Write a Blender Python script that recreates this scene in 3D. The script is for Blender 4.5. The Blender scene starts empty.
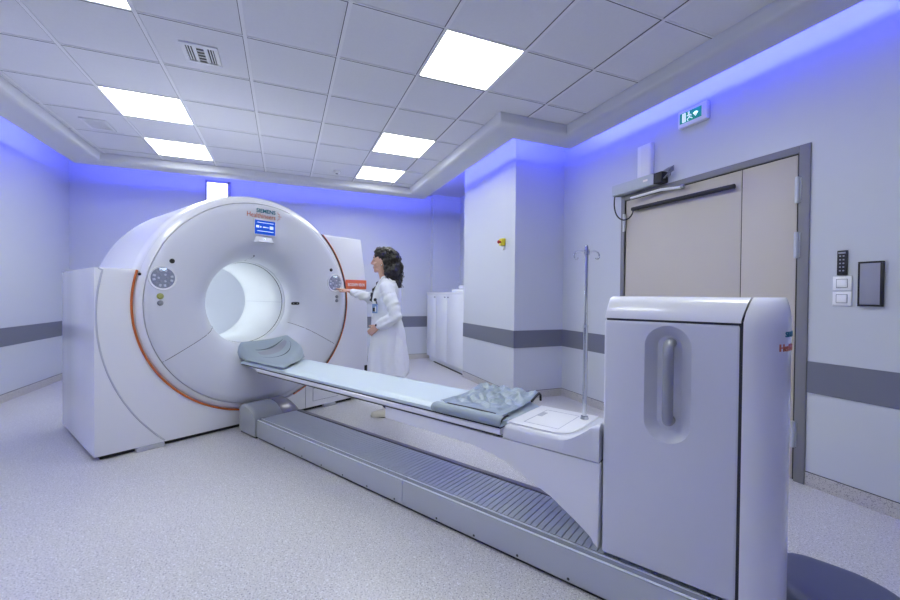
import bpy, bmesh, math, random
from mathutils import Vector, Matrix, noise
random.seed(4)
PI = math.pi
scn = bpy.context.scene
COL = scn.collection
sin, cos = math.sin, math.cos

# ------------------------------------------------------------ materials
def lin(c):
    return tuple((x / 255 / 12.92 if x / 255 <= .04045 else ((x / 255 + .055) / 1.055) ** 2.4) for x in c)
MATS = {}
def mat(name, rgb, rough=.5, metal=0., coat=0., spec=.5, noise_amt=0, noise_scale=40, bump=0, bump_scale=60, emit=None, alpha=None):
    m = bpy.data.materials.new(name); m.use_nodes = True
    nt = m.node_tree; b = nt.nodes['Principled BSDF']
    c = lin(rgb) + (1,)
    b.inputs['Base Color'].default_value = c
    b.inputs['Roughness'].default_value = rough
    b.inputs['Metallic'].default_value = metal
    b.inputs['Coat Weight'].default_value = coat
    b.inputs['Coat Roughness'].default_value = .08
    b.inputs['Specular IOR Level'].default_value = spec
    tc = nt.nodes.new('ShaderNodeTexCoord')
    if noise_amt:
        n = nt.nodes.new('ShaderNodeTexNoise'); n.inputs['Scale'].default_value = noise_scale; n.inputs['Detail'].default_value = 4
        nt.links.new(tc.outputs['Object'], n.inputs['Vector'])
        mx = nt.nodes.new('ShaderNodeMix'); mx.data_type = 'RGBA'
        mx.inputs['A'].default_value = tuple(v * (1 - noise_amt) for v in c[:3]) + (1,)
        mx.inputs['B'].default_value = tuple(min(1, v * (1 + noise_amt)) for v in c[:3]) + (1,)
        nt.links.new(n.outputs['Fac'], mx.inputs['Factor']); nt.links.new(mx.outputs['Result'], b.inputs['Base Color'])
    if bump:
        n = nt.nodes.new('ShaderNodeTexNoise'); n.inputs['Scale'].default_value = bump_scale; n.inputs['Detail'].default_value = 5
        nt.links.new(tc.outputs['Object'], n.inputs['Vector'])
        bp = nt.nodes.new('ShaderNodeBump'); bp.inputs['Strength'].default_value = bump; bp.inputs['Distance'].default_value = .01
        nt.links.new(n.outputs['Fac'], bp.inputs['Height']); nt.links.new(bp.outputs['Normal'], b.inputs['Normal'])
    if emit:
        b.inputs['Emission Color'].default_value = (emit[0], emit[1], emit[2], 1); b.inputs['Emission Strength'].default_value = emit[3]
    MATS[name] = m
    return m

def speckle(name, base, dark, light, rough, scale=170):
    m = bpy.data.materials.new(name); m.use_nodes = True
    nt = m.node_tree; b = nt.nodes['Principled BSDF']; b.inputs['Roughness'].default_value = rough
    tc = nt.nodes.new('ShaderNodeTexCoord')
    def rampnoise(sc, p0, p1, seed):
        n = nt.nodes.new('ShaderNodeTexNoise'); n.noise_dimensions = '4D'; n.inputs['W'].default_value = seed
        n.inputs['Scale'].default_value = sc; n.inputs['Detail'].default_value = 2
        nt.links.new(tc.outputs['Object'], n.inputs['Vector'])
        r = nt.nodes.new('ShaderNodeValToRGB'); r.color_ramp.elements[0].position = p0; r.color_ramp.elements[1].position = p1
        nt.links.new(n.outputs['Fac'], r.inputs['Fac']); return r
    r1 = rampnoise(scale, .54, .64, 0); r2 = rampnoise(scale * 1.3, .56, .66, 7); r3 = rampnoise(2.2, .3, .7, 3)
    def mix(fac, a, bb):
        x = nt.nodes.new('ShaderNodeMix'); x.data_type = 'RGBA'
        if isinstance(fac, float): x.inputs['Factor'].default_value = fac
        else: nt.links.new(fac, x.inputs['Factor'])
        for k, v in (('A', a), ('B', bb)):
            if isinstance(v, tuple): x.inputs[k].default_value = v
            else: nt.links.new(v, x.inputs[k])
        return x.outputs['Result']
    L = lambda c: lin(c) + (1,)
    basec = mix(r3.outputs['Color'], L(base), L(tuple(min(255, v + 5) for v in base)))
    c1 = mix(r1.outputs['Color'], basec, L(dark)); c2 = mix(r2.outputs['Color'], c1, L(light))
    nt.links.new(c2, b.inputs['Base Color'])
    n = nt.nodes.new('ShaderNodeTexNoise'); n.inputs['Scale'].default_value = 140
    nt.links.new(tc.outputs['Object'], n.inputs['Vector'])
    bp = nt.nodes.new('ShaderNodeBump'); bp.inputs['Strength'].default_value = .25; bp.inputs['Distance'].default_value = .004
    nt.links.new(n.outputs['Fac'], bp.inputs['Height']); nt.links.new(bp.outputs['Normal'], b.inputs['Normal'])
    return m

M_FLOOR = speckle('speckled_vinyl', (200, 198, 198), (146, 146, 154), (230, 231, 235), .3, 135)
M_BASE = speckle('speckled_skirting', (190, 187, 186), (138, 137, 140), (215, 213, 210), .5)
M_WALL = mat('wall_panel_paint', (200, 204, 213), .38, bump=.05, bump_scale=30)
M_STRIPE = mat('grey_wall_guard', (112, 115, 128), .5)
M_CEIL = mat('ceiling_tile', (224, 225, 231), .8, noise_amt=.03, noise_scale=60)
M_SOFF = mat('plasterboard', (208, 210, 218), .5)
M_SLAB = mat('grey_plenum', (180, 182, 190), .8)
M_TBAR = mat('white_t_bar', (232, 233, 238), .4)
M_GROOVE = mat('dark_reveal', (74, 76, 88), .7)
M_WHITE = mat('gloss_white_cover', (232, 233, 239), .22, coat=.3)
M_FACE = mat('satin_face_cover', (214, 216, 226), .34, coat=.1)
M_BORE = mat('bore_white', (240, 243, 246), .3)
M_ORANGE = mat('orange_trim', (200, 108, 52), .35)
M_DARK = mat('black_plastic', (22, 22, 27), .45)
M_SEAM = mat('shadow_gap', (48, 49, 58), .7)
M_GSEAM = mat('soft_grey_seam', (188, 190, 203), .5)
M_GREY = mat('grey_plastic', (140, 143, 155), .4)
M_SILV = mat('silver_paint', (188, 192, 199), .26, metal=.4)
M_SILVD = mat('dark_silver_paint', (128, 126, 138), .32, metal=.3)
M_GLINT = mat('painted_edge_glint', (232, 238, 246), .35)  # pale colour imitating light caught on the rail edges
M_RIB = mat('ribbed_aluminium', (196, 202, 212), .28, metal=.3)
M_HANDLE = mat('grey_metal_handle', (150, 152, 158), .32, metal=.15)
M_HINGE = mat('satin_steel_hinge', (196, 200, 206), .35, metal=.4)
M_STEEL = mat('chrome', (205, 208, 215), .12, metal=1)
M_MATT = mat('pale_mattress', (205, 219, 226), .38)
M_FOAM = mat('grey_vinyl_foam', (150, 163, 172), .5, bump=.1, bump_scale=25)
M_FOAM_SHADE = mat('painted_recess_shade', (84, 92, 102), .55)  # darker foam tone for shade painted at the hollow's edge
M_VINYL = mat('grey_vinyl_sheet', (146, 160, 170), .3, bump=.15, bump_scale=18)
M_DOOR = mat('beige_door_laminate', (194, 187, 178), .45)
M_FRAME = mat('grey_door_frame', (124, 124, 130), .45)
M_CAB = mat('white_laminate', (226, 229, 236), .3)
M_OPC = mat('operator_grey', (186, 192, 197), .45)
M_PLATE = mat('white_switch_plastic', (238, 239, 244), .3)
M_BOXG = mat('grey_box_face', (150, 152, 168), .4)
M_GREEN = mat('exit_green', (20, 140, 96), .4, emit=(.0, .26, .12, .5))
M_SIGNW = mat('exit_white', (240, 250, 246), .4, emit=(.8, 1, .95, .8))
M_YEL = mat('yellow_plastic', (222, 205, 50), .4)
M_RED = mat('red_plastic', (170, 30, 28), .35)
M_BLUE = mat('blue_screen', (20, 70, 170), .25, emit=(.01, .08, .5, .8))
M_SCRW = mat('screen_text', (220, 235, 255), .3, emit=(.6, .8, 1, 1.2))
M_TEAL = mat('teal_print', (20, 110, 130), .5)
M_LOGO = mat('orange_print', (200, 112, 80), .5)
M_LABEL = mat('orange_label', (226, 106, 58), .5)
M_WPRINT = mat('white_print', (250, 240, 232), .5)
M_PANEL = mat('control_dish', (158, 163, 178), .25, metal=.2)
M_BTN = mat('clear_button', (214, 220, 232), .15, metal=.2)
M_YB = mat('yellow_green_button', (164, 168, 96), .3)
M_SOCK = mat('floor_cover_blue_grey', (84, 90, 116), .5)
M_SKIN = mat('skin', (216, 172, 150), .5)
M_HAIR = mat('dark_hair', (24, 18, 20), .45, noise_amt=.3, noise_scale=60)
M_COAT = mat('white_cotton', (240, 242, 248), .8, bump=.2, bump_scale=14)
M_SHOE = mat('cream_shoe', (226, 222, 212), .5)
M_TROUS = mat('dark_trousers', (40, 42, 54), .8)
M_BADGE = mat('blue_badge', (128, 158, 205), .4)
M_LAMP = mat('lamp_diffuser', (255, 255, 255), .5, emit=(.955, 1, .93, 21))
M_RC = mat('rear_cover_grey', (215, 218, 230), .5)
M_BORE_FILL = mat('added_bore_fill', (255, 255, 255), .4, emit=(.94, 1, .98, 60))  # added emitter that brightens the inside of the bore
M_WINP = mat('window_daylight', (255, 255, 255), .4, emit=(.9, .96, 1, 5))
M_LED = mat('blue_led', (255, 255, 255), .5, emit=(.075, .09, 1, 210))
M_CREAM = mat('white_towel', (236, 238, 244), .85)
M_EYE = mat('dark_eye', (30, 22, 22), .3)
M_LIP = mat('lips', (172, 98, 92), .5)

# ------------------------------------------------------------ helpers
def finish(bm, name, m, parent=None, smooth=35, loc=None):
    me = bpy.data.meshes.new(name)
    bmesh.ops.remove_doubles(bm, verts=bm.verts, dist=1e-5)
    bmesh.ops.recalc_face_normals(bm, faces=bm.faces)
    if smooth:
        for f in bm.faces: f.smooth = True
        for e in bm.edges:
            if len(e.link_faces) == 2 and e.calc_face_angle(0) > math.radians(smooth): e.smooth = False
    bm.to_mesh(me); bm.free()
    o = bpy.data.objects.new(name, me); COL.objects.link(o)
    for x in (m if isinstance(m, (list, tuple)) else [m]): me.materials.append(x)
    if parent is not None: o.parent = parent
    if loc is not None: o.location = loc
    return o

def box(bm, x0, x1, y0, y1, z0, z1, bev=0, seg=2, mi=0, T=None):
    vs = [bm.verts.new((x, y, z)) for x in (x0, x1) for y in (y0, y1) for z in (z0, z1)]
    fs = [bm.faces.new([vs[i] for i in q]) for q in ((0, 1, 3, 2), (4, 6, 7, 5), (0, 4, 5, 1), (2, 3, 7, 6), (0, 2, 6, 4), (1, 5, 7, 3))]
    for f in fs: f.material_index = mi
    if T is not None: bmesh.ops.transform(bm, matrix=T, verts=vs)
    if bev:
        es = list({e for f in fs for e in f.edges})
        bmesh.ops.bevel(bm, geom=es, offset=bev, segments=seg, profile=.5, affect='EDGES')

def prism(bm, pts, axis, c0, c1, bev=0, seg=2, mi=0):
    """extrude 2D polygon; axis 'x': pts=(y,z); 'y': pts=(x,z); 'z': pts=(x,y)"""
    def P(p, c): return {'x': (c, p[0], p[1]), 'y': (p[0], c, p[1]), 'z': (p[0], p[1], c)}[axis]
    A = [bm.verts.new(P(p, c0)) for p in pts]; B = [bm.verts.new(P(p, c1)) for p in pts]
    n = len(pts); fs = []
    fa = bm.faces.new(A); fb = bm.faces.new(B[::-1])
    for i in range(n): fs.append(bm.faces.new((A[i], B[i], B[(i + 1) % n], A[(i + 1) % n])))
    for f in fs + [fa, fb]: f.material_index = mi
    if bev:
        es = list(set(fa.edges) | set(fb.edges))
        bmesh.ops.bevel(bm, geom=es, offset=bev, segments=seg, profile=.5, affect='EDGES')
    bmesh.ops.triangulate(bm, faces=[f for f in bm.faces if len(f.verts) > 4])

def frame_of(d):
    d = d.normalized(); u = Vector((0, 0, 1)) if abs(d.z) < .95 else Vector((1, 0, 0))
    a = d.cross(u).normalized(); return a, a.cross(d).normalized()

def tube(bm, pts, r, n=8, mi=0, cap=True):
    pts = [Vector(p) for p in pts]; N = len(pts)
    rs = r if isinstance(r, (list, tuple)) else [r] * N
    rings = []
    a = None
    for i, p in enumerate(pts):
        d = (pts[min(i + 1, N - 1)] - pts[max(i - 1, 0)])
        if a is None: a, b = frame_of(d)
        else:
            d.normalize(); a = (a - d * a.dot(d)).normalized(); b = a.cross(d).normalized()
        rings.append([bm.verts.new(p + (a * cos(2 * PI * k / n) + b * sin(2 * PI * k / n)) * rs[i]) for k in range(n)])
    for i in range(N - 1):
        for k in range(n):
            f = bm.faces.new((rings[i][k], rings[i][(k + 1) % n], rings[i + 1][(k + 1) % n], rings[i + 1][k])); f.material_index = mi
    if cap:
        bm.faces.new(rings[0][::-1]).material_index = mi; bm.faces.new(rings[-1]).material_index = mi

def loft(bm, rings, close=True, cap=True, mi=0):
    R = [[bm.verts.new(p) for p in r] for r in rings]
    n = len(R[0])
    for i in range(len(R) - 1):
        for k in range(n if close else n - 1):
            bm.faces.new((R[i][k], R[i][(k + 1) % n], R[i + 1][(k + 1) % n], R[i + 1][k])).material_index = mi
    if cap and close:
        bm.faces.new(R[0][::-1]).material_index = mi; bm.faces.new(R[-1]).material_index = mi

def ball(bm, c, r, seg=12, mi=0, sc=(1, 1, 1)):
    g = bmesh.ops.create_uvsphere(bm, u_segments=seg, v_segments=max(6, seg // 2 + 2), radius=1)
    for v in g['verts']: v.co = Vector((v.co.x * r * sc[0], v.co.y * r * sc[1], v.co.z * r * sc[2])) + Vector(c)
    for f in {f for v in g['verts'] for f in v.link_faces}: f.material_index = mi

def revolve(bm, prof, c, n=96, close=False, a0=0, a1=2 * PI):
    """prof (s,r) about the x axis through c=(t,z)"""
    full = abs(a1 - a0 - 2 * PI) < 1e-6
    rings = []
    for s, r in prof:
        rings.append([bm.verts.new((s, c[0] + r * cos(a0 + (a1 - a0) * k / n), c[1] + r * sin(a0 + (a1 - a0) * k / n))) for k in range(n if full else n + 1)])
    m = len(rings[0])
    for i in range(len(rings) if close else len(rings) - 1):
        A, B = rings[i], rings[(i + 1) % len(rings)]
        for k in range(m if full else m - 1):
            bm.faces.new((A[k], A[(k + 1) % m], B[(k + 1) % m], B[k]))

def tag(o, label=None, cat=None, group=None, kind=None):
    if label: o['label'] = label
    if cat: o['category'] = cat
    if group: o['group'] = group
    if kind: o['kind'] = kind
    return o
def thing(name, label, cat, loc=(0, 0, 0), rz=0, group=None):
    o = bpy.data.objects.new(name, None); COL.objects.link(o); o.location = loc; o.rotation_euler = (0, 0, rz)
    o.empty_display_size = .1
    return tag(o, label, cat, group)
def struct(name, bm, m, smooth=None): return tag(finish(bm, name, m, smooth=smooth), kind='structure')

def text_mesh(body, width, height=None, depth=.001, bold=False):
    """flat text in local xy, centred vertically at baseline, x from 0..width; returns list of (verts, faces)"""
    cu = bpy.data.curves.new('txt', 'FONT'); cu.body = body; cu.extrude = depth / 2; cu.resolution_u = 3
    if bold: cu.offset = .018
    o = bpy.data.objects.new('txt', cu); COL.objects.link(o)
    dg = bpy.context.evaluated_depsgraph_get()
    me = bpy.data.meshes.new_from_object(o.evaluated_get(dg))
    xs = [v.co.x for v in me.vertices]; ys = [v.co.y for v in me.vertices]
    sx = width / (max(xs) - min(xs)); sy = sx if height is None else height / (max(ys) - min(ys))
    for v in me.vertices: v.co.x = (v.co.x - min(xs)) * sx; v.co.y = v.co.y * sy
    bpy.data.objects.remove(o); bpy.data.curves.remove(cu)
    return me
def place_text(body, name, width, height, m, parent, fn, bold=False, depth=.002):
    me = text_mesh(body, width, height, depth, bold)
    for v in me.vertices: v.co = fn(v.co.x, v.co.y, v.co.z)
    me.name = name; me.materials.clear(); me.materials.append(m)
    o = bpy.data.objects.new(name, me); COL.objects.link(o); o.parent = parent
    return o

# ------------------------------------------------------------ camera
def Rm(a, b, c):
    Rz = Matrix(((cos(a), -sin(a), 0), (sin(a), cos(a), 0), (0, 0, 1)))
    Rx = Matrix(((1, 0, 0), (0, cos(b), -sin(b)), (0, sin(b), cos(b))))
    Ry = Matrix(((cos(c), 0, sin(c)), (0, 1, 0), (-sin(c), 0, cos(c))))
    return Rz @ Rx @ Ry
RM = Rm(-.3888, -.0118, -.0100)
cam = bpy.data.cameras.new('camera'); co = bpy.data.objects.new('camera', cam); COL.objects.link(co)
right, fwd, up = RM.col[0], RM.col[1], RM.col[2]
m3 = Matrix((right, up, -fwd)).transposed()
co.matrix_world = Matrix.Translation((0, 0, 1.2)) @ m3.to_4x4()
cam.sensor_width = 36; cam.lens = 404.5 / 900 * 36; cam.clip_start = .02
scn.camera = co

# ------------------------------------------------------------ room
XR, XL, YB, YF = 3.115, -2.79, 7.27, -3.4
HC, HS, HT = 2.906, 2.80, 3.07      # grid, soffit, slab
bm = bmesh.new(); box(bm, XL - .1, XR + .1, YF - .1, YB + .1, -.1, 0); struct('floor', bm, M_FLOOR)
bm = bmesh.new(); box(bm, XL - .1, XL, YF, YB, 0, HT); struct('wall_left', bm, M_WALL)
bm = bmesh.new(); box(bm, XL - .1, XR + .1, YB, YB + .1, 0, HT); struct('wall_back', bm, M_WALL)
bm = bmesh.new(); box(bm, XL - .1, XR + .1, YF - .1, YF, 0, HT); struct('wall_front', bm, M_WALL)
# right wall with the door opening
DY0, DY1, DZ = 1.53, 3.10, 2.20
bm = bmesh.new()
box(bm, XR, XR + .1, YF, DY0, 0, HT); box(bm, XR, XR + .1, DY1, YB, 0, HT); box(bm, XR, XR + .1, DY0, DY1, DZ, HT)
struct('wall_right', bm, M_WALL)
PX, PY0, PY1 = 2.44, 4.01, 5.43
bm = bmesh.new(); box(bm, PX, XR, PY0, PY1, 0, HT); struct('wall_column', bm, M_WALL)
bm = bmesh.new(); box(bm, 2.565, XR, 7.12, YB, 0, HT); struct('wall_niche', bm, M_WALL)
bm = bmesh.new(); box(bm, XL - .1, XR + .1, YF - .1, YB + .1, HT, HT + .08); struct('ceiling_slab', bm, M_SLAB)

# grey wall guard bands (z .6 - .8)
def band(name, segs, m, z0, z1, th):
    bm = bmesh.new()
    for (x0, x1, y0, y1) in segs: box(bm, x0, x1, y0, y1, z0, z1)
    struct(name, bm, m)
T = .006
segs_r = [(XR - T, XR, YF, DY0), (XR - T, XR, DY1, PY0), (XR - T, XR, PY1, 7.12)]
segs_c = [(PX - T, PX, PY0 - T, PY1), (PX - T, XR - T, PY0 - T, PY0), (PX, XR, PY1, PY1 + T)]
segs_b = [(XL, 2.565, YB - T, YB), (2.565 - T, 2.565, 7.12 - T, YB - T), (2.565, XR - T, 7.12 - T, 7.12)]
segs_l = [(XL, XL + T, YF, YB - T)]
for nm, sg in (('right', segs_r), ('column', segs_c), ('back', segs_b), ('left', segs_l)):
    band('trim_' + nm, sg, M_STRIPE, .6, .8, T)
    band('baseboard_' + nm, sg, M_BASE, 0, .088, T)
# thin dark line on top of the skirting
for nm, sg in (('right', segs_r), ('column', segs_c), ('back', segs_b), ('left', segs_l)):
    band('trim_skirting_' + nm, sg, M_SEAM, .088, .091, T)

# ceiling grid field
GX0, GX1, GXJ, GYJ, GY1 = -2.09, 2.59, 1.84, 3.31, 6.23
lamp_cells = []
for col in (0, 4):
    for row in (0, 3, 5, -3):
        lamp_cells.append((.35 + .6 * (col - 3), 2.425 + .6 * row))
bm = bmesh.new()
def inside(x, y): return GX0 <= x <= GX1 and YF <= y <= GY1 and not (x > GXJ and y > GYJ)
xs = sorted({GX0, GX1, GXJ} | {round(.35 + .6 * k, 4) for k in range(-4, 4)})
ys = sorted({YF, GY1, GYJ} | {round(2.425 + .6 * k, 4) for k in range(-9, 7)})
tile_bm = bm
for i in range(len(xs) - 1):
    for j in range(len(ys) - 1):
        cx, cy = (xs[i] + xs[i + 1]) / 2, (ys[j] + ys[j + 1]) / 2
        if not inside(cx, cy): continue
        if any(l[0] < cx < l[0] + .6 and l[1] < cy < l[1] + .6 for l in lamp_cells): continue
        box(bm, xs[i], xs[i + 1], ys[j], ys[j + 1], HC, HC + .02)
struct('ceiling', bm, M_CEIL)
# T-bars along the room (wide, light) and dark reveals across it
bm = bmesh.new()
for k in range(-4, 4):
    x = .35 + .6 * k
    y1 = GYJ if x > GXJ else GY1
    box(bm, x - .012, x + .012, YF, y1, HC - .006, HC)
for j in range(-9, 7):
    y = 2.425 + .6 * j
    x1 = GXJ if y > GYJ else GX1
    box(bm, GX0, x1, y - .008, y + .004, HC - .0035, HC)
struct('trim_ceiling_grid', bm, M_TBAR)
bm = bmesh.new()
for j in range(-9, 7):
    y = 2.425 + .6 * j
    x1 = GXJ if y > GYJ else GX1
    box(bm, GX0, x1, y + .004, y + .0095, HC - .004, HC)
for k in range(-4, 4):
    x = .35 + .6 * k; y1 = GYJ if x > GXJ else GY1
    box(bm, x - .016, x - .012, YF, y1, HC - .003, HC)
struct('trim_grid_reveal', bm, M_GROOVE)
# soffit with fascia
OX0, OX1, OXJ, OYJ, OY1 = -2.42, 2.865, 2.145, 3.595, 6.45
bm = bmesh.new()
inner = [(GX0, YF), (GX0, GY1), (GXJ, GY1), (GXJ, GYJ), (GX1, GYJ), (GX1, YF)]
outer = [(OX0, YF), (OX0, OY1), (OXJ, OY1), (OXJ, OYJ), (OX1, OYJ), (OX1, YF)]
def off(poly, d):   # shift inner ring outward by d (towards the outer ring)
    sx = [-1, -1, 1, 1, 1, 1]; sy = [0, 1, 1, 1, 1, 0]
    return [(p[0] + d * a, p[1] + d * b) for p, a, b in zip(poly, sx, sy)]
prof = [(0, HC), (.0, HC - .02), (.012, HC - .034), (.014, HC - .07), (.03, HC - .092), (.055, HS)]
rings = [[(x, y, z) for x, y in off(inner, d)] for d, z in prof] + [[(x, y, HS) for x, y in outer], [(x, y, HS + .03) for x, y in outer],
        [(x, y, HS + .03) for x, y in off(inner, .07)], [(x, y, HC + .03) for x, y in off(inner, .07)]]
loft(bm, rings, close=False, cap=False)
struct('ceiling_soffit', bm, M_SOFF, smooth=50)

# cove led strips lying on the soffit, near its outer edge
def led(name, x0, x1, y0, y1, label):
    bm = bmesh.new(); box(bm, x0, x1, y0, y1, HS + .031, HS + .05)
    tag(finish(bm, name, M_LED, smooth=None), label, 'led strip')
led('led_strip', OX1 - .10, OX1 - .08, YF + .1, OYJ - .04, 'blue LED strip lying in the cove along the door wall')
led('led_strip', OXJ + .02, OX1 - .05, OYJ - .11, OYJ - .09, 'blue LED strip in the short cove facing the near side of the column')
led('led_strip', OXJ - .11, OXJ - .09, OYJ + .05, OY1 - .04, 'blue LED strip in the cove facing the long side of the column')
led('led_strip', OX0 + .05, OXJ - .05, OY1 - .16, OY1 - .14, 'blue LED strip lying in the cove along the back wall')
led('led_strip', OX0 + .12, OX0 + .14, YF + .1, OY1 - .05, 'blue LED strip lying in the cove along the left wall')

# ceiling lights
def place_words(col, row):
    side = 'left row' if col == 0 else 'right row'
    return {0: 'large square ceiling light nearest the camera in the %s',
            3: 'square ceiling light, middle one of the %s',
            5: 'square ceiling light farthest back in the %s',
            -3: 'square ceiling light behind the camera in the %s',
            -6: 'square ceiling light behind the camera in the %s, second of three',
            -8: 'square ceiling light behind the camera in the %s, last of three'}[row] % side
def make_lamp():
    r = thing('ceiling_light', 'x', 'ceiling light', group='square ceiling light panels')
    bm = bmesh.new()
    for a in ((0, .6, 0, .012), (0, .6, .588, .6), (0, .012, .012, .588), (.588, .6, .012, .588)): box(bm, a[0], a[1], a[2], a[3], -.004, .03)
    box(bm, 0, .6, 0, .6, .03, .036)
    finish(bm, 'frame', M_TBAR, r, smooth=None)
    bm = bmesh.new(); box(bm, .0125, .5875, .0125, .5875, .0, .012); finish(bm, 'diffuser', M_LAMP, r, smooth=None)
    return r
proto = make_lamp(); first = True
for col in (0, 4):
    for row in (0, 3, 5, -3):
        if first: r = proto; first = False
        else:
            r = proto.copy(); COL.objects.link(r)
            for ch in proto.children:
                c = ch.copy(); COL.objects.link(c); c.parent = r
        r.location = (.35 + .6 * (col - 3), 2.425 + .6 * row, HC)
        r['label'] = place_words(col, row)

# ceiling vents and detector
def vent(x0, x1, y0, y1, label, kind):
    r = thing('ceiling_vent', label, 'air vent', ((x0 + x1) / 2, (y0 + y1) / 2, HC))
    w, d = (x1 - x0) / 2, (y1 - y0) / 2
    bm = bmesh.new(); e = .028
    for a in ((-w, w, -d, -d + e), (-w, w, d - e, d), (-w, -w + e, -d + e, d - e), (w - e, w, -d + e, d - e)): box(bm, *a, -.012, -.0005, bev=.002)
    finish(bm, 'frame', M_TBAR, r)
    bm = bmesh.new(); box(bm, -w + e, w - e, -d + e, d - e, -.002, -.0008); finish(bm, 'backing', M_DARK if kind else M_SEAM, r)
    if kind:
        iw = (w - e)
        for k in range(3):   # side louvres running along y
            for sgn in (-1, 1):
                bm = bmesh.new(); x = sgn * (iw * (.50 + .19 * k)); box(bm, x - .003, x + .003, -d + e, d - e, -.007, -.002); finish(bm, 'louvre', M_TBAR, r)
        for sgn in (-1, 1):
            bm = bmesh.new(); box(bm, sgn * iw * .36 - .008, sgn * iw * .36 + .008, -d + e, d - e, -.009, -.002); finish(bm, 'divider', M_TBAR, r)
        for k in range(5):
            y = -d + e + (k + .5) * (2 * (d - e) / 5)
            bm = bmesh.new(); box(bm, -iw * .34, iw * .34, y - .004, y + .004, -.005, -.002); finish(bm, 'louvre', M_TBAR, r)
    else:
        for k in range(9):
            y = -d + e + (k + .5) * (2 * (d - e) / 9)
            bm = bmesh.new(); box(bm, -w + e, w - e, y - .006, y + .006, -.01, -.002, bev=.001); finish(bm, 'louvre', M_TBAR, r)
vent(-.67, -.44, 3.245, 3.50, 'square white ceiling vent with dark four way louvres in the near tiles', 1)
vent(-1.87, -1.65, 5.05, 5.34, 'small pale ceiling vent with fine slats near the left soffit', 0)
r = thing('smoke_detector', 'small round smoke detector on the ceiling near the farthest light', 'smoke detector', (.667, 5.81, HC))
bm = bmesh.new(); revolve(bm, [(0, .001), (0, .05), (-.014, .05), (-.03, .038), (-.034, .001)], (0, 0), 24)
for v in bm.verts: v.co = Vector((v.co.y, v.co.z, v.co.x))
finish(bm, 'housing', M_PLATE, r)
bm = bmesh.new(); revolve(bm, [(-.034, .001), (-.0345, .02), (-.042, .016), (-.043, .001)], (0, 0), 16)
for v in bm.verts: v.co = Vector((v.co.y, v.co.z, v.co.x))
finish(bm, 'sensor', M_GREY, r)

# window high on the back wall
bm = bmesh.new(); wx0, wx1, wz0, wz1 = -1.14, -.79, 1.55, 2.95
for a in ((wx0, wx1, wz1 - .035, wz1), (wx0, wx1, wz0, wz0 + .035), (wx0, wx0 + .025, wz0, wz1), (wx1 - .045, wx1, wz0, wz1)):
    box(bm, a[0], a[1], YB - .03, YB - .001, a[2], a[3], bev=.003)
w = tag(finish(bm, 'window_1', M_BOXG), kind='structure')
bm = bmesh.new(); box(bm, wx0 + .025, wx1 - .045, YB - .012, YB - .008, wz0 + .035, wz1 - .035); finish(bm, 'pane', M_WINP, w)

# ------------------------------------------------------------ door in the right wall
d = thing('door_1', None, None, (XR, 0, 0)); d['kind'] = 'structure'
def dbox(name, m, a, bev=.002, parent=d, mi=0):
    bm = bmesh.new(); box(bm, a[0] - XR, a[1] - XR, *a[2:], bev=bev); return finish(bm, name, m, parent)
bm = bmesh.new(); fx0, fx1 = -.012, .1
box(bm, fx0, fx1, DY0, DY0 + .062, 0, DZ, bev=.003); box(bm, fx0, fx1, DY1 - .045, DY1, 0, DZ, bev=.003); box(bm, fx0, fx1, DY0 + .062, DY1 - .045, DZ - .05, DZ, bev=.003)
finish(bm, 'door_frame', M_FRAME, d)
dbox('reveal', M_DARK, (XR + .05, XR + .06, DY0 + .06, DY1 - .04, 0, DZ - .045), 0)
dbox('door_gap_shade', M_DARK, (XR + .006, XR + .02, DY0 + .0625, DY0 + .0765, .004, DZ - .052), 0)  # dark strips painted as shade in the gaps around the leaves
dbox('door_gap_shade', M_DARK, (XR + .006, XR + .02, 1.9537, 1.9583, .004, DZ - .056), 0)
dbox('door_gap_shade', M_DARK, (XR + .006, XR + .02, DY0 + .077, DY1 - .047, DZ - .0555, DZ - .0502), 0)
dbox('door_leaf', M_DOOR, (XR + .004, XR + .045, DY0 + .077, 1.9535, .008, DZ - .056))
leaf = dbox('door_leaf', M_DOOR, (XR + .004, XR + .045, 1.9585, DY1 - .053, .008, DZ - .056))
for y, z in ((DY0 + .064, 1.91), (DY0 + .064, 1.55), (DY0 + .064, .31), (DY1 - .048, 1.93), (DY1 - .048, .31)):
    bm = bmesh.new(); tube(bm, [(-.018, y, z - .085), (-.018, y, z + .085)], .013, 10)
    box(bm, -.016, -.0125, y - .018, y + .018, z - .08, z + .08); finish(bm, 'hinge', M_HINGE, d)
bm = bmesh.new(); tube(bm, [(-.03, 1.99, 2.03), (-.03, 2.94, 2.042)], .019, 12)
for y in (2.05, 2.9): tube(bm, [(-.03, y, 2.035), (.005, y, 2.035)], .008, 8)
finish(bm, 'slide_rail', M_DARK, leaf)

# door operator
op = thing('door_operator', 'grey automatic door operator box above the large door leaf', 'door operator', (XR, 2.9, 2.2))
def obox(name, m, a, bev=.004, par=op):
    bm = bmesh.new(); box(bm, a[0] - XR, a[1] - XR, a[2] - 2.9, a[3] - 2.9, a[4] - 2.2, a[5] - 2.2, bev=bev); return finish(bm, name, m, par)
obox('cover', M_OPC, (XR - .085, XR - .001, 2.66, 3.15, 2.204, 2.305))
obox('end_cap', M_DARK, (XR - .083, XR - .002, 2.575, 2.659, 2.206, 2.30))
obox('badge', M_WPRINT, (XR - .0865, XR - .0845, 2.72, 2.77, 2.25, 2.268), 0)
bm = bmesh.new()
for k in range(4):
    pts = [(-.05 + .01 * k, -.3 - .02 * k, .03 + .01 * k), (-.07, -.37 - .01 * k, .06 + .015 * k), (-.03, -.40, .095 + .012 * k), (-.012, -.33, .11 + .008 * k), (-.03, -.26, .104)]
    tube(bm, pts, .004, 6)
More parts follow.
